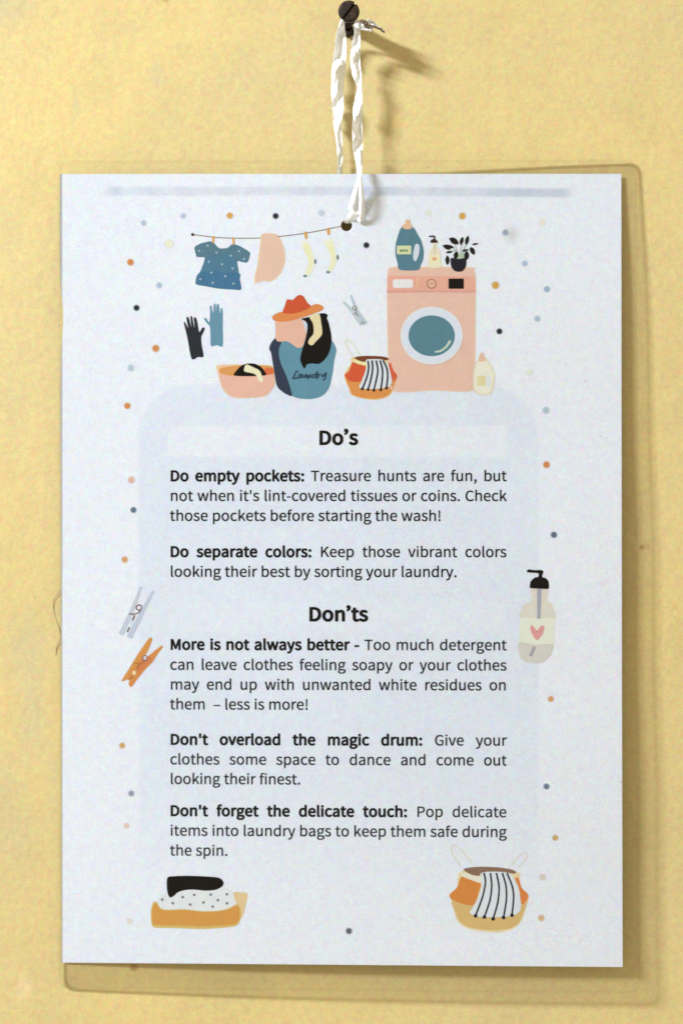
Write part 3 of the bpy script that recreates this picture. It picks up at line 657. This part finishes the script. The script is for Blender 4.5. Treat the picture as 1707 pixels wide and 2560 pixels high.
for st in ([(552, 1094), (525, 1090), (503, 1140), (482, 1180), (515, 1178), (555, 1170)], [(588, 1128), (562, 1130), (556, 1165), (580, 1170), (592, 1130), (600, 1172)],
           [(612, 1130), (614, 1165), (640, 1165), (645, 1128), (652, 1172)], [(668, 1175), (668, 1130), (682, 1185), (705, 1130), (716, 1172)],
           [(768, 1135), (742, 1130), (735, 1165), (765, 1165), (800, 1090), (790, 1195)], [(812, 1172), (815, 1130), (846, 1128)],
           [(862, 1125), (868, 1160), (900, 1120), (915, 1110), (895, 1190), (870, 1200)]):
    p.stroke(st, 18, W); p.layer = 9
p.build('printed_laundry_bag', paper)
# baskets
def basket(ox, oy, handles, parts, cloth, stripes, blob, dark):
    p = Print(ox, oy, q)
    for h in handles: p.stroke(h, 13, (216, 212, 190)); p.layer = 1
    for pts, c in parts: p.shape(pts, c)
    p.shape(cloth, (214, 222, 226))
    for s_ in stripes:
        p.stroke(s_, 23, dark); p.ell(*s_[-1], blob, blob, dark, 12); p.layer -= 2
    p.build('printed_basket', paper)
basket(840, 720, [[(225, 900), (150, 780), (120, 705), (150, 680), (200, 710), (260, 790), (320, 880)]],
 [([(225, 905), (690, 905), (745, 960), (800, 1140), (790, 1190), (745, 1330), (700, 1400), (610, 1445), (500, 1462), (350, 1445), (205, 1400), (165, 1310), (105, 1140), (200, 980)], (228, 196, 128)),
  ([(125, 1165), (330, 1215), (720, 1190), (788, 1172), (755, 1280), (705, 1382), (620, 1430), (500, 1450), (350, 1435), (212, 1392), (172, 1300)], (214, 138, 62)),
  ([(215, 968), (300, 1000), (382, 1018), (372, 1120), (325, 1222), (180, 1215), (110, 1140), (170, 1080)], (206, 78, 38)),
  ([(685, 988), (715, 985), (740, 1060), (795, 1140), (790, 1178), (745, 1212), (712, 1120)], (206, 82, 46)),
  ([(225, 935), (300, 950), (390, 968), (385, 1016), (225, 968)], (232, 222, 165)),
  ([(240, 912), (300, 892), (420, 886), (560, 890), (650, 903), (690, 928), (650, 944), (560, 932), (430, 932), (370, 965), (300, 950)], (118, 66, 40))],
 [(400, 935), (600, 935), (665, 990), (702, 1080), (725, 1240), (650, 1300), (480, 1320), (305, 1305), (332, 1220), (385, 1080), (402, 1000)],
 [[(418, 950), (425, 1050), (400, 1170), (342, 1318)], [(470, 945), (477, 1060), (455, 1190), (417, 1326)], [(522, 945), (545, 1070), (525, 1200), (492, 1335)],
  [(574, 945), (605, 1070), (602, 1200), (582, 1330)], [(612, 945), (662, 1050), (673, 1170), (655, 1308)]], 19, (28, 26, 38))
basket(1090, 2100, [[(320, 340), (220, 210), (198, 110), (230, 70), (330, 130), (480, 320)], [(980, 330), (1060, 225), (1160, 160), (1192, 200), (1150, 270), (1075, 350)]],
 [([(345, 400), (1050, 420), (1085, 500), (1110, 620), (1200, 710), (1195, 790), (1140, 980), (1085, 1095), (980, 1170), (800, 1210), (600, 1195), (395, 1150), (280, 1065), (235, 940), (200, 790), (170, 715), (270, 620)], (224, 208, 160)),
  ([(205, 795), (480, 858), (1130, 855), (1186, 795), (1130, 980), (1075, 1085), (975, 1150), (800, 1180), (600, 1170), (400, 1130), (300, 1055), (250, 940)], (208, 175, 108)),
  ([(330, 475), (450, 522), (580, 565), (562, 660), (480, 855), (220, 790), (175, 715), (270, 620)], (208, 128, 50)),
  ([(1030, 505), (1072, 495), (1112, 620), (1195, 710), (1190, 780), (1125, 850), (1100, 780), (1080, 650)], (212, 122, 55)),
  ([(350, 425), (570, 470), (585, 562), (450, 520), (330, 470)], (226, 222, 200)),
  ([(355, 390), (400, 366), (550, 350), (800, 357), (980, 385), (1040, 415), (1020, 440), (900, 425), (600, 427), (560, 470), (450, 450)], (128, 98, 76))],
 [(600, 425), (930, 425), (1022, 520), (1082, 650), (1103, 850), (1090, 930), (1000, 990), (760, 1010), (540, 1000), (440, 950), (500, 840), (572, 680), (592, 560)],
 [[(622, 430), (642, 550), (605, 740), (513, 990)], [(706, 430), (724, 600), (700, 790), (628, 1006)], [(785, 430), (820, 620), (802, 820), (742, 1030)],
  [(862, 430), (910, 600), (915, 780), (878, 1012)], [(922, 430), (990, 600), (1010, 750), (988, 982)]], 25, (28, 30, 45))
# washing machine
p = Print(950, 660, q)
p.shape([(125, 45), (300, 36), (1180, 40), (1228, 90), (1250, 180), (1248, 800), (1243, 1300), (1243, 1648), (700, 1655), (120, 1650), (100, 1200), (88, 700), (88, 200), (100, 90)], (228, 200, 178))
p.shape([(135, 60), (300, 48), (1170, 52), (1212, 95), (1234, 180), (1232, 800), (1228, 1300), (1228, 1636), (700, 1640), (135, 1638), (115, 1200), (103, 700), (103, 200), (115, 100)], (223, 184, 164))
p.shape([(100, 150), (600, 158), (1240, 162), (1245, 372), (700, 366), (95, 372)], (224, 164, 142), False)
p.shape([(98, 345), (700, 350), (1243, 355), (1245, 374), (700, 370), (95, 376)], (214, 152, 140), False)
p.rect(165, 200, 430, 312, (225, 225, 222), 22)
p.stroke([(490, 165), (488, 330)], 26, (226, 180, 140))
p.ell(670, 258, 64, 64, (150, 100, 75)); p.ell(670, 258, 52, 52, (224, 178, 145))
p.stroke([(640, 262), (705, 245)], 10, (170, 120, 90))
p.rect(892, 190, 1091, 323, BLACK, 8)
p.ell(672, 936, 408, 378, (225, 225, 220), 48); p.ell(672, 936, 392, 362, (212, 220, 230), 48)
p.ell(672, 938, 303, 267, (74, 122, 136), 48)
p.stroke([(715, 1148), (790, 1135), (865, 1078), (915, 1000)], 22, (190, 205, 185), 34)
p.build('printed_washing_machine', paper)
# jug, small pump, plant on top of the machine
p = Print(940, 520, q); p.layer = 5
p.shape([(345, 240), (480, 250), (540, 340), (590, 430), (620, 560), (612, 670), (580, 750), (542, 812), (310, 808), (280, 720), (250, 600), (256, 470), (290, 340)], (72, 118, 134))
p.shape([(510, 477), (545, 470), (566, 505), (558, 600), (522, 690), (492, 682), (482, 600)], (205, 214, 222))
p.shape([(340, 228), (378, 205), (385, 158), (435, 150), (450, 200), (470, 235), (455, 270), (400, 280), (352, 262)], (222, 180, 140))
p.rect(270, 492, 458, 605, (205, 212, 165), 12)
p.stroke([(305, 545), (320, 570), (330, 542), (342, 570), (352, 545)], 9, (70, 85, 70)); p.layer -= 1
p.stroke([(365, 568), (372, 540), (385, 568)], 9, (70, 85, 70)); p.layer -= 1
p.stroke([(408, 542), (396, 552), (410, 562), (398, 572)], 9, (70, 85, 70)); p.layer -= 1
p.build('printed_detergent_jug', paper)
p = Print(940, 520, q); p.layer = 5
p.shape([(745, 455), (790, 455), (798, 510), (832, 570), (848, 690), (850, 775), (682, 778), (680, 680), (690, 570), (738, 510)], (226, 220, 190))
p.rect(690, 615, 840, 722, (230, 224, 182), 10)
p.ell(760, 665, 28, 26, (220, 165, 120)); p.stroke([(765, 470), (765, 600)], 12, (190, 185, 160))
p.shape([(710, 452), (715, 420), (750, 398), (745, 380), (692, 378), (695, 362), (765, 362), (771, 402), (795, 425), (800, 452)], (58, 38, 38))
p.build('printed_soap_pump', paper)
p = Print(940, 520, q); p.layer = 5
for a, b in ((1030, 480), (1120, 470), (1180, 470), (1000, 520), (1240, 520), (980, 570)): p.stroke([(1080, 640), ((1080 + a) / 2, 560), (a, b)], 14, (172, 188, 182)); p.layer = 5
p.layer = 6; p.rect(1065, 600, 1150, 670, (170, 190, 160)); p.layer = 7
for l in ((955, 390, 1075, 470, 78), (1100, 485, 1130, 375, 48), (1170, 485, 1200, 360, 50), (862, 492, 1018, 515, 52), (885, 515, 970, 540, 30), (908, 582, 1000, 568, 30), (930, 618, 930, 745, 55),
          (1030, 670, 1052, 565, 62), (1182, 560, 1178, 682, 64), (1115, 560, 1205, 545, 28), (1232, 508, 1280, 612, 62), (1248, 478, 1336, 462, 24)):
    p.leaf(*l, (26, 24, 24)); p.layer = 7
p.shape([(975, 655), (1075, 665), (1170, 658), (1172, 760), (1132, 820), (1080, 833), (1020, 820), (978, 760)], (30, 30, 42))
p.build('printed_pot_plant', paper)
# pale jug beside the machine
p = Print(950, 660, q); p.layer = 4
p.shape([(1250, 1290), (1300, 1210), (1370, 1205), (1432, 1300), (1492, 1420), (1492, 1560), (1445, 1695), (1340, 1712), (1245, 1690), (1212, 1600), (1218, 1400)], (222, 218, 190))
p.shape([(1262, 1300), (1305, 1240), (1365, 1240), (1415, 1320), (1466, 1430), (1466, 1550), (1425, 1672), (1340, 1690), (1262, 1668), (1235, 1590), (1240, 1410)], (228, 226, 206))
p.ell(1415, 1530, 34, 82, (214, 220, 220)); p.shape([(1278, 1262), (1305, 1180), (1330, 1155), (1365, 1215), (1375, 1262), (1325, 1275)], (224, 186, 155))
p.rect(1265, 1460, 1370, 1590, (220, 208, 155), 12)
p.build('printed_detergent_jug', paper, 'pale yellow printed jug')
# clothes pegs
p = Print(840, 720, q)
p.stroke([(95, 180), (200, 290), (340, 480)], 30, (186, 198, 206), 62); p.stroke([(190, 90), (270, 290), (385, 470)], 24, (176, 194, 204), 62)
p.stroke([(262, 245), (240, 238), (215, 262), (240, 290), (262, 262), (255, 320), (225, 350)], 12, (140, 132, 105)); p.stroke([(255, 320), (290, 370)], 14, (130, 120, 115)); p.ell(345, 455, 22, 18, (140, 158, 160))
p.build('printed_clothes_peg', paper, 'grey printed clothes peg by the washing machine')
z = 7.84
p = Print(280, 1450, z)
p.stroke([(575, 130), (440, 500), (180, 1070)], 50, (188, 198, 208), 105); p.stroke([(815, 215), (600, 620), (345, 1130)], 50, (184, 194, 210), 115)
p.ell(390, 850, 45, 45, (205, 212, 224))
p.stroke([(530, 488), (482, 520), (485, 565), (530, 592), (580, 560), (578, 510)], 24, (112, 82, 84), closed=True)
p.stroke([(565, 590), (530, 635), (450, 665), (335, 668)], 22, (112, 84, 84)); p.stroke([(448, 690), (405, 795)], 32, (108, 95, 88)); p.stroke([(348, 920), (300, 1020)], 32, (112, 104, 98))
p.build('printed_clothes_peg', paper, 'grey printed clothes peg at the left margin')
p = Print(280, 1450, z)
p.shape([(735, 1135), (795, 1155), (745, 1300), (690, 1420), (640, 1500), (560, 1700), (400, 1850), (270, 1965), (190, 1975), (330, 1750), (480, 1500), (620, 1290)], (206, 140, 62))
p.shape([(970, 1290), (1000, 1312), (900, 1450), (790, 1620), (650, 1760), (490, 1960), (385, 2100), (330, 2040), (345, 1970), (300, 1935), (450, 1700), (610, 1560), (740, 1470), (860, 1370)], (206, 132, 64))
p.shape([(600, 1520), (720, 1500), (790, 1560), (640, 1720), (520, 1820), (480, 1720)], (204, 118, 64))
p.ell(650, 1530, 52, 60, (120, 84, 92)); p.ell(650, 1528, 32, 38, (208, 205, 205)); p.ell(438, 1820, 38, 42, (230, 215, 160))
p.stroke([(640, 1590), (600, 1625), (540, 1640), (430, 1620)], 17, (158, 98, 45)); p.stroke([(535, 1650), (490, 1745)], 19, (160, 98, 45)); p.stroke([(405, 1880), (350, 1945)], 24, (160, 108, 40))
p.build('printed_clothes_peg', paper, 'orange printed clothes peg')
# soap bottle
p = Print(1260, 1400, z)
p.shape([(520, 560), (850, 565), (842, 700), (845, 800), (925, 865), (972, 980), (965, 1150), (330, 1150), (340, 960), (395, 865), (520, 810), (535, 700)], (214, 210, 196))
p.shape([(320, 1140), (650, 1145), (965, 1140), (980, 1300), (965, 1500), (950, 1660), (600, 1670), (300, 1620), (300, 1400)], (222, 226, 208))
p.shape([(285, 1608), (600, 1658), (950, 1648), (940, 1790), (880, 1900), (760, 2000), (600, 2022), (420, 1995), (320, 1925), (280, 1800)], (204, 202, 192))
p.stroke([(685, 565), (682, 800), (676, 1150)], 90, (158, 163, 174), 66); p.stroke([(592, 1700), (512, 1885)], 60, (158, 158, 158), 66)
p.shape([(525, 1272), (570, 1300), (640, 1382), (715, 1292), (765, 1285), (782, 1340), (750, 1450), (660, 1562), (600, 1545), (540, 1440), (508, 1340)], (216, 150, 146))
p.shape([(443, 205), (480, 185), (600, 198), (700, 195), (750, 205), (764, 240), (745, 285), (742, 335), (800, 350), (855, 400), (868, 450), (865, 560), (700, 562), (510, 548), (500, 500), (515, 420), (570, 365), (612, 338), (662, 330), (668, 262), (560, 250), (470, 242), (440, 228)], BLACK)
p.build('printed_soap_bottle', paper)
# washing-up tub
p = Print(360, 2140, 5.6)
p.shape([(1250, 512), (1340, 505), (1445, 522), (1440, 620), (1380, 850), (1300, 860), (1265, 620)], (218, 192, 140))
p.shape([(190, 620), (250, 560), (330, 520), (560, 470), (1100, 430), (1235, 500), (1270, 600), (1292, 700), (1100, 765), (900, 790), (600, 765), (300, 760), (205, 700)], (218, 223, 224))
p.shape([(145, 635), (188, 655), (232, 728), (320, 752), (560, 745), (850, 772), (1080, 760), (1200, 725), (1300, 675), (1352, 730), (1355, 870), (1300, 970), (1150, 1000), (800, 1022), (450, 1008), (150, 1000), (105, 935), (98, 780), (118, 680)], (208, 178, 95))
p.shape([(155, 665), (185, 675), (232, 740), (320, 764), (560, 757), (850, 784), (1080, 772), (1200, 738), (1295, 695), (1336, 740), (1338, 860), (1290, 945), (1150, 968), (800, 985), (450, 972), (165, 965), (122, 920), (114, 780), (128, 700)], (206, 146, 62))
p.shape([(328, 312), (370, 286), (600, 276), (850, 285), (1030, 300), (1090, 330), (1116, 380), (1090, 430), (1000, 475), (850, 485), (700, 470), (580, 477), (480, 507), (430, 550), (385, 580), (350, 565), (325, 480), (320, 380)], (10, 9, 9))
for x, y in ((258, 610), (405, 660), (543, 575), (705, 545), (648, 680), (835, 650), (935, 540), (963, 708), (1035, 618), (1160, 535), (1165, 662)):
    p.ell(x, y, 19, 19, (112, 112, 112), 12); p.layer -= 1
p.build('printed_washing_up_tub', paper)

# ---------------------------------------------------------------- screw
sm_ = screw_material()
screw = bpy.data.objects.new('screw', None); col.objects.link(screw); screw.location = P(867, 66, 0)
tag(screw, 'dark rusty slotted screw in the yellow wall that holds up the white ribbon', 'screw')
A = P(868, 68, -4); B = P(872, 28, 17.5)
ax = (B - A).normalized(); qt = ax.to_track_quat('Z', 'Y')
def lathe(prof, seg=40):
    v, f = [], []
    for t, r in prof:
        for i in range(seg):
            a = 2 * math.pi * i / seg
            v.append(A + qt @ Vector((r * math.cos(a), r * math.sin(a), t)))
    for k in range(len(prof) - 1):
        for i in range(seg):
            j = (i + 1) % seg; f.append((k*seg+i, k*seg+j, (k+1)*seg+j, (k+1)*seg+i))
    f.append(tuple(range(seg - 1, -1, -1))); f.append(tuple((len(prof)-1)*seg + i for i in range(seg)))
    return v, f
LN = (B - A).length
prof = [(0, .0023)]
t = .002
while t < LN - .0035:      # worn thread
    prof += [(t, .0021), (t + .0005, .0025), (t + .001, .0021)]; t += .0015
prof += [(LN - .0032, .0023), (LN - .0021, .0030)]
o = mesh_obj('shank', *lathe(prof), sm_, smooth=True); o.parent = screw; o.matrix_parent_inverse = Matrix.Translation(-screw.location)
# worn collar of the wall plug round the shank
cv, cf = [], []
A2 = P(871, 73, 0)
ring = [(.0030, -.001), (.0031, .0022), (.0028, .0028), (.0020, .0028), (.0020, -.001)]
for i in range(28):
    a = 2 * math.pi * i / 28; wv = 1 + .06 * math.sin(3 * a + 1) + .04 * math.sin(7 * a)
    for rr, yy in ring: cv.append(A2 + Vector((rr * wv * math.cos(a), -yy * wv, rr * wv * math.sin(a))))
for i in range(28):
    j = (i + 1) % 28
    for k in range(4): cf.append((5*i+k, 5*j+k, 5*j+k+1, 5*i+k+1))
o = mesh_obj('wall_plug', cv, cf, sm_, smooth=True); o.parent = screw; o.matrix_parent_inverse = Matrix.Translation(-screw.location)
# head: a domed disc with a real slot cut through it
R = .0039
hd = [(LN - .0022, .0026), (LN - .0012, R * .96), (LN - .0004, R), (LN + .0003, R * .97), (LN + .0007, R * .8)]
bm = bmesh.new()
sl = math.radians(38)      # slot direction in the head plane
u = Vector((math.cos(math.radians(52)), math.sin(math.radians(52)), 0)); w_ = Vector((-u.y, u.x, 0))
def half(sign, drop):
    seg = 22; rings = []
    for tt, r in hd + [(LN + .0008, R * .4)]:
        ring = []
        a0 = math.asin(min(.9, .00042 / r))
        for i in range(seg + 1):
            a = a0 + (math.pi - 2 * a0) * i / seg
            q_ = u * (r * math.cos(a)) + w_ * (sign * r * math.sin(a)); q_.z = tt + drop
            ring.append(bm.verts.new(A + qt @ q_))
        rings.append(ring)
    for k in range(len(rings) - 1):
        for i in range(seg): bm.faces.new((rings[k][i], rings[k][i+1], rings[k+1][i+1], rings[k+1][i]))
    bm.faces.new(rings[-1]); bm.faces.new(rings[0][::-1])
    bm.faces.new([r[0] for r in rings] + [r[-1] for r in reversed(rings)])
half(1, 0); half(-1, -.00035)
# slot floor
cc = [A + qt @ (u * x + w_ * y + Vector((0, 0, LN - .0010))) for x, y in ((-R*.9, -.0006), (R*.9, -.0006), (R*.9, .0006), (-R*.9, .0006))]
bm.faces.new([bm.verts.new(c) for c in cc])
bmesh.ops.recalc_face_normals(bm, faces=bm.faces)
me = bpy.data.meshes.new('head'); bm.to_mesh(me); bm.free(); me.materials.append(sm_)
o = bpy.data.objects.new('head', me); col.objects.link(o); o.parent = screw; o.matrix_parent_inverse = Matrix.Translation(-screw.location)

# ---------------------------------------------------------------- ribbon
rm = ribbon_material()
rib = bpy.data.objects.new('ribbon', None); col.objects.link(rib); rib.location = P(870, 60, 10)
tag(rib, 'crumpled white ribbon loop running from the screw down through the punched hole of the notice', 'ribbon')
def strip(name, keys, seed, cols=4, crump=.5, per=2, tw=None):
    """keys: (px centre, py, standoff mm, width px, fold 0..1)"""
    rnd = random.Random(seed)
    pts = crom([(a, b) for a, b, *_ in keys], per, False)
    m = len(keys) - 1; v, f = [], []
    A1 = rnd.uniform(0, 6); jit = [0.0] * (cols + 1)
    for i, (x, y) in enumerate(pts):
        s = min(i / per, m - 1e-6); k = int(s); t = s - k
        dd = keys[k][2] * (1 - t) + keys[k+1][2] * t; ww = keys[k][3] * (1 - t) + keys[k+1][3] * t
        fo_ = keys[k][4] * (1 - t) + keys[k+1][4] * t
        a = pts[max(0, i-1)]; b = pts[min(len(pts)-1, i+1)]
        tx, ty = b[0]-a[0], b[1]-a[1]; l = math.hypot(tx, ty) or 1; nx, ny = -ty / l, tx / l
        if nx < 0: nx, ny = -nx, -ny
        ph = A1 + i * .62 + 1.2 * math.sin(i * 1.1 + seed)
        for c in range(cols + 1):
            e = c / cols * 2 - 1
            z_ = fo_ * 1.2 * math.sin(e * 2.3 + ph) + e * .6 * math.sin(i * .27 + seed)
            jit[c] = jit[c] * .35 + rnd.uniform(-1, 1) * crump * .42
            jx = rnd.uniform(-1, 1) * crump * (1.6 if 0 < c < cols else .7)
            v.append(P(x + nx * (e * ww / 2 + jx), y + ny * (e * ww / 2) + rnd.uniform(-1, 1) * crump * 1.5, max(.3, dd + z_ + jit[c])))
    R_ = cols + 1
    for i in range(len(pts) - 1):
        for c in range(cols):
            a, b, d_, e_ = i*R_+c, i*R_+c+1, (i+1)*R_+c+1, (i+1)*R_+c
            if (i + c) % 2: f += [(a, b, d_), (a, d_, e_)]
            else: f += [(a, b, e_), (b, d_, e_)]
    o = mesh_obj(name, v, f, rm, smooth=False)
    o.parent = rib; o.matrix_parent_inverse = Matrix.Translation(-rib.location)
    s_ = o.modifiers.new('thickness', 'SOLIDIFY'); s_.thickness = .0001; s_.offset = 0
    return o
dh = depth(866, 540)
# back strand: behind the sheet and out through the hole
strip('strand', [(856, 48, 12.5, 7, .2), (854, 60, 10.5, 14, .4), (852, 84, 6.6, 23, .8), (852, 112, 5.0, 28, .9), (849, 145, 4.6, 31, 1.), (846, 180, 4.4, 34, .9), (843, 215, 4.3, 31, 1.0),
                (843, 245, 4.2, 29, .8), (845, 268, 4.2, 30, 1.1), (844, 290, 4.1, 24, .9), (843, 312, 4.0, 18, .8), (847, 345, 3.9, 16, .6), (850, 378, 3.8, 14, .5), (850, 405, 3.7, 12, .4), (849, 435, 3.3, 13, .2), (853, 480, 3.2, 16, .2), (860, 520, 3.2, 18, .2)], 3, crump=.6)
# front strand: from the screw down over the top of the sheet
strip('strand', [(884, 60, 13.5, 10, .4), (892, 72, 12.4, 15, .6), (893, 88, 10.6, 16, .8), (890, 112, 9.2, 21, .9), (888, 140, 8.7, 24, 1.0), (889, 165, 8.5, 25, 1.0), (893, 190, 8.4, 22, .8), (899, 218, 8.3, 12, .4), (897, 240, 8.3, 17, .7),
                (894, 272, 8.3, 23, 1.0), (893, 305, 8.3, 24, 1.0), (894, 340, 8.4, 27, 1.0), (894, 366, 8.6, 26, .9), (896, 390, 8.9, 20, .7), (898, 418, 9.6, 15, .4), (898, 440, 10.6, 12, .3), (897, 456, 10.4, 14, .2)], 11, crump=.65)
# the folded end of the loop, over the sheet
def ply(name, pts, faces):
    """hand-folded ply: (px, py, mm in front of the sheet)"""
    o = mesh_obj(name, [P(x, y, depth(x, y) + d_ + 3.6 * max(0, 1 - (y - 440) / 105)) for x, y, d_ in pts], faces, rm)
    o.parent = rib; o.matrix_parent_inverse = Matrix.Translation(-rib.location)
    sb = o.modifiers.new('smooth', 'SUBSURF'); sb.subdivision_type = 'SIMPLE'; sb.levels = sb.render_levels = 1
    s_ = o.modifiers.new('thickness', 'SOLIDIFY'); s_.thickness = .0001; s_.offset = 0
    return o
# flared end of the front strand: bright left fold, shaded hollow, bright lower lip
ply('folded_end', [(893, 444, 1.4), (903, 444, 1.3), (886, 466, 1.2), (893, 468, 2.6), (905, 470, 1.6), (880, 484, .9), (889, 486, 2.9), (898, 484, 1.9), (906, 486, 1.4),
                   (875, 502, .8), (885, 504, 3.0), (897, 500, 1.4), (869, 522, .7), (881, 514, 2.9), (890, 511, 2.0), (896, 514, 1.0), (873, 525, .9), (884, 531, 1.6), (894, 538, 1.8), (897, 524, 1.2), (907, 504, 1.2)],
    [(0, 2, 3), (0, 3, 1), (1, 3, 4), (2, 5, 6), (2, 6, 3), (3, 6, 7), (3, 7, 4), (4, 7, 8), (5, 9, 10), (5, 10, 6), (6, 10, 14), (6, 14, 11), (6, 11, 7), (7, 11, 20), (7, 20, 8),
     (9, 12, 13), (9, 13, 10), (10, 13, 14), (11, 14, 15), (12, 16, 17), (12, 17, 13), (13, 17, 14), (14, 17, 19), (14, 19, 15), (17, 18, 19), (11, 15, 20)])
# rounded outer ply
ply('loop_ply', [(898, 438, 2.0), (902, 438, 1.9), (897, 475, 2.6), (903, 475, 3.2), (908, 475, 2.4), (898, 500, 2.8), (904, 500, 3.6), (911, 500, 2.2), (896, 525, 2.6), (903, 525, 3.6), (912, 525, 2.0),
                 (893, 540, 2.0), (901, 541, 3.0), (911, 541, 1.6), (892, 551, 1.0), (900, 555, 1.6), (908, 551, .9), (899, 559, .5)],
    [(0, 2, 3), (0, 3, 1), (1, 3, 4), (2, 5, 6, 3), (3, 6, 7, 4), (5, 8, 9, 6), (6, 9, 10, 7), (8, 11, 12, 9), (9, 12, 13, 10), (11, 14, 15, 12), (12, 15, 16, 13), (14, 17, 15), (15, 17, 16)])
# shaded ply tucked down into the hole
ply('tucked_ply', [(877, 522, 3.4), (885, 528, 3.7), (894, 535, 3.4), (869, 536, 1.7), (878, 541, 1.9), (890, 545, 1.7), (862, 547, .6), (872, 550, .6), (884, 552, .5), (858, 556, -.7), (867, 559, -.9), (877, 558, -.8)],
    [(0, 3, 4, 1), (1, 4, 5, 2), (3, 6, 7, 4), (4, 7, 8, 5), (6, 9, 10, 7), (7, 10, 11, 8)])
# turn round the shank, under the head
tv, tf = [], []
seg = 26
for i in range(seg + 1):
    a = 2 * math.pi * i / seg
    for k in range(4):
        rr = .0027 + .0001 * math.sin(5 * a + k); tt = LN - .0052 + .0007 * k + .0003 * math.sin(3 * a)
        tv.append(A + qt @ Vector((rr * math.cos(a), rr * math.sin(a), tt)))
for i in range(seg):
    for k in range(3): tf.append((4*i+k, 4*i+k+1, 4*i+5+k, 4*i+4+k))
o = mesh_obj('turn', tv, tf, rm); o.parent = rib; o.matrix_parent_inverse = Matrix.Translation(-rib.location)
s_ = o.modifiers.new('thickness', 'SOLIDIFY'); s_.thickness = .0002
# frayed ends sticking out right of the knot
strip('knot', [(886, 56, 15.8, 13, .5), (896, 60, 16.2, 20, .9), (905, 66, 16.2, 18, .9), (913, 70, 15.6, 12, .5)], 41, crump=1.2)
for s2, ks in enumerate(([(903, 58, 15.5, 9, .4), (921, 54, 15, 15, .7), (935, 60, 14.5, 10, .5), (943, 66, 14, 4, .2)],
               [(905, 66, 16, 10, .4), (920, 72, 15.5, 14, .8), (932, 74, 15, 7, .3)],
               [(925, 62, 14.5, 8, .4), (942, 68, 14, 7, .5), (954, 72, 13.5, 5, .3), (962, 80, 13, 2, .2)])):
    strip('frayed_end', ks, 50 + s2, cols=5, crump=1.4)

def tube(name, pts, r, mat, seg=6):
    v, f = [], []
    for i, p_ in enumerate(pts):
        tdir = (pts[min(len(pts)-1, i+1)] - pts[max(0, i-1)]).normalized()
        a = tdir.cross(Vector((0, 1, 0))).normalized(); b = tdir.cross(a)
        rr = r * (1 if 0 < i < len(pts) - 1 else .4)
        for k in range(seg):
            t_ = 2 * math.pi * k / seg; v.append(p_ + a * (rr * math.cos(t_)) + b * (rr * math.sin(t_)))
    for i in range(len(pts) - 1):
        for k in range(seg): f.append((i*seg+k, i*seg+(k+1) % seg, (i+1)*seg+(k+1) % seg, (i+1)*seg+k))
    return mesh_obj(name, v, f, mat, smooth=True)
# dark brittle threads caught in the knot
tm = plain('brown_thread', (.10, .055, .03), .7)
for pts in ([(898, 52, 16.4), (908, 58, 16.8), (919, 68, 16.2), (931, 73, 15.4)], [(912, 60, 16.4), (932, 66, 15.4), (950, 73, 14.4), (961, 82, 13.6)], [(901, 50, 16), (913, 52, 16.6), (920, 60, 16)]):
    q3 = [P(*p_) for p_ in pts]
    sm3 = []
    for i in range(len(q3) - 1):
        for k in range(4): sm3.append(q3[i].lerp(q3[i+1], k / 4) + Vector((0, 0, .00012 * math.sin(i * 4 + k * 2.1))))
    sm3.append(q3[-1])
    o = tube('thread', sm3, .00032, tm); o.parent = rib; o.matrix_parent_inverse = Matrix.Translation(-rib.location)

# ---------------------------------------------------------------- stray hair on the wall
hp = crom([(156, 1474), (146, 1484), (135, 1499), (134.5, 1520), (141, 1548), (150, 1574), (152.6, 1594), (147, 1606), (142, 1621), (141, 1640)], 6, False)
hair = tube('hair', [P(x, y, .25 + .25 * math.sin(i * .2)) for i, (x, y) in enumerate(hp)], .000085, plain('hair_brown', (.16, .12, .06), .4))
tag(hair, 'thin dark stray hair curling out from behind the left edge of the notice', 'hair')
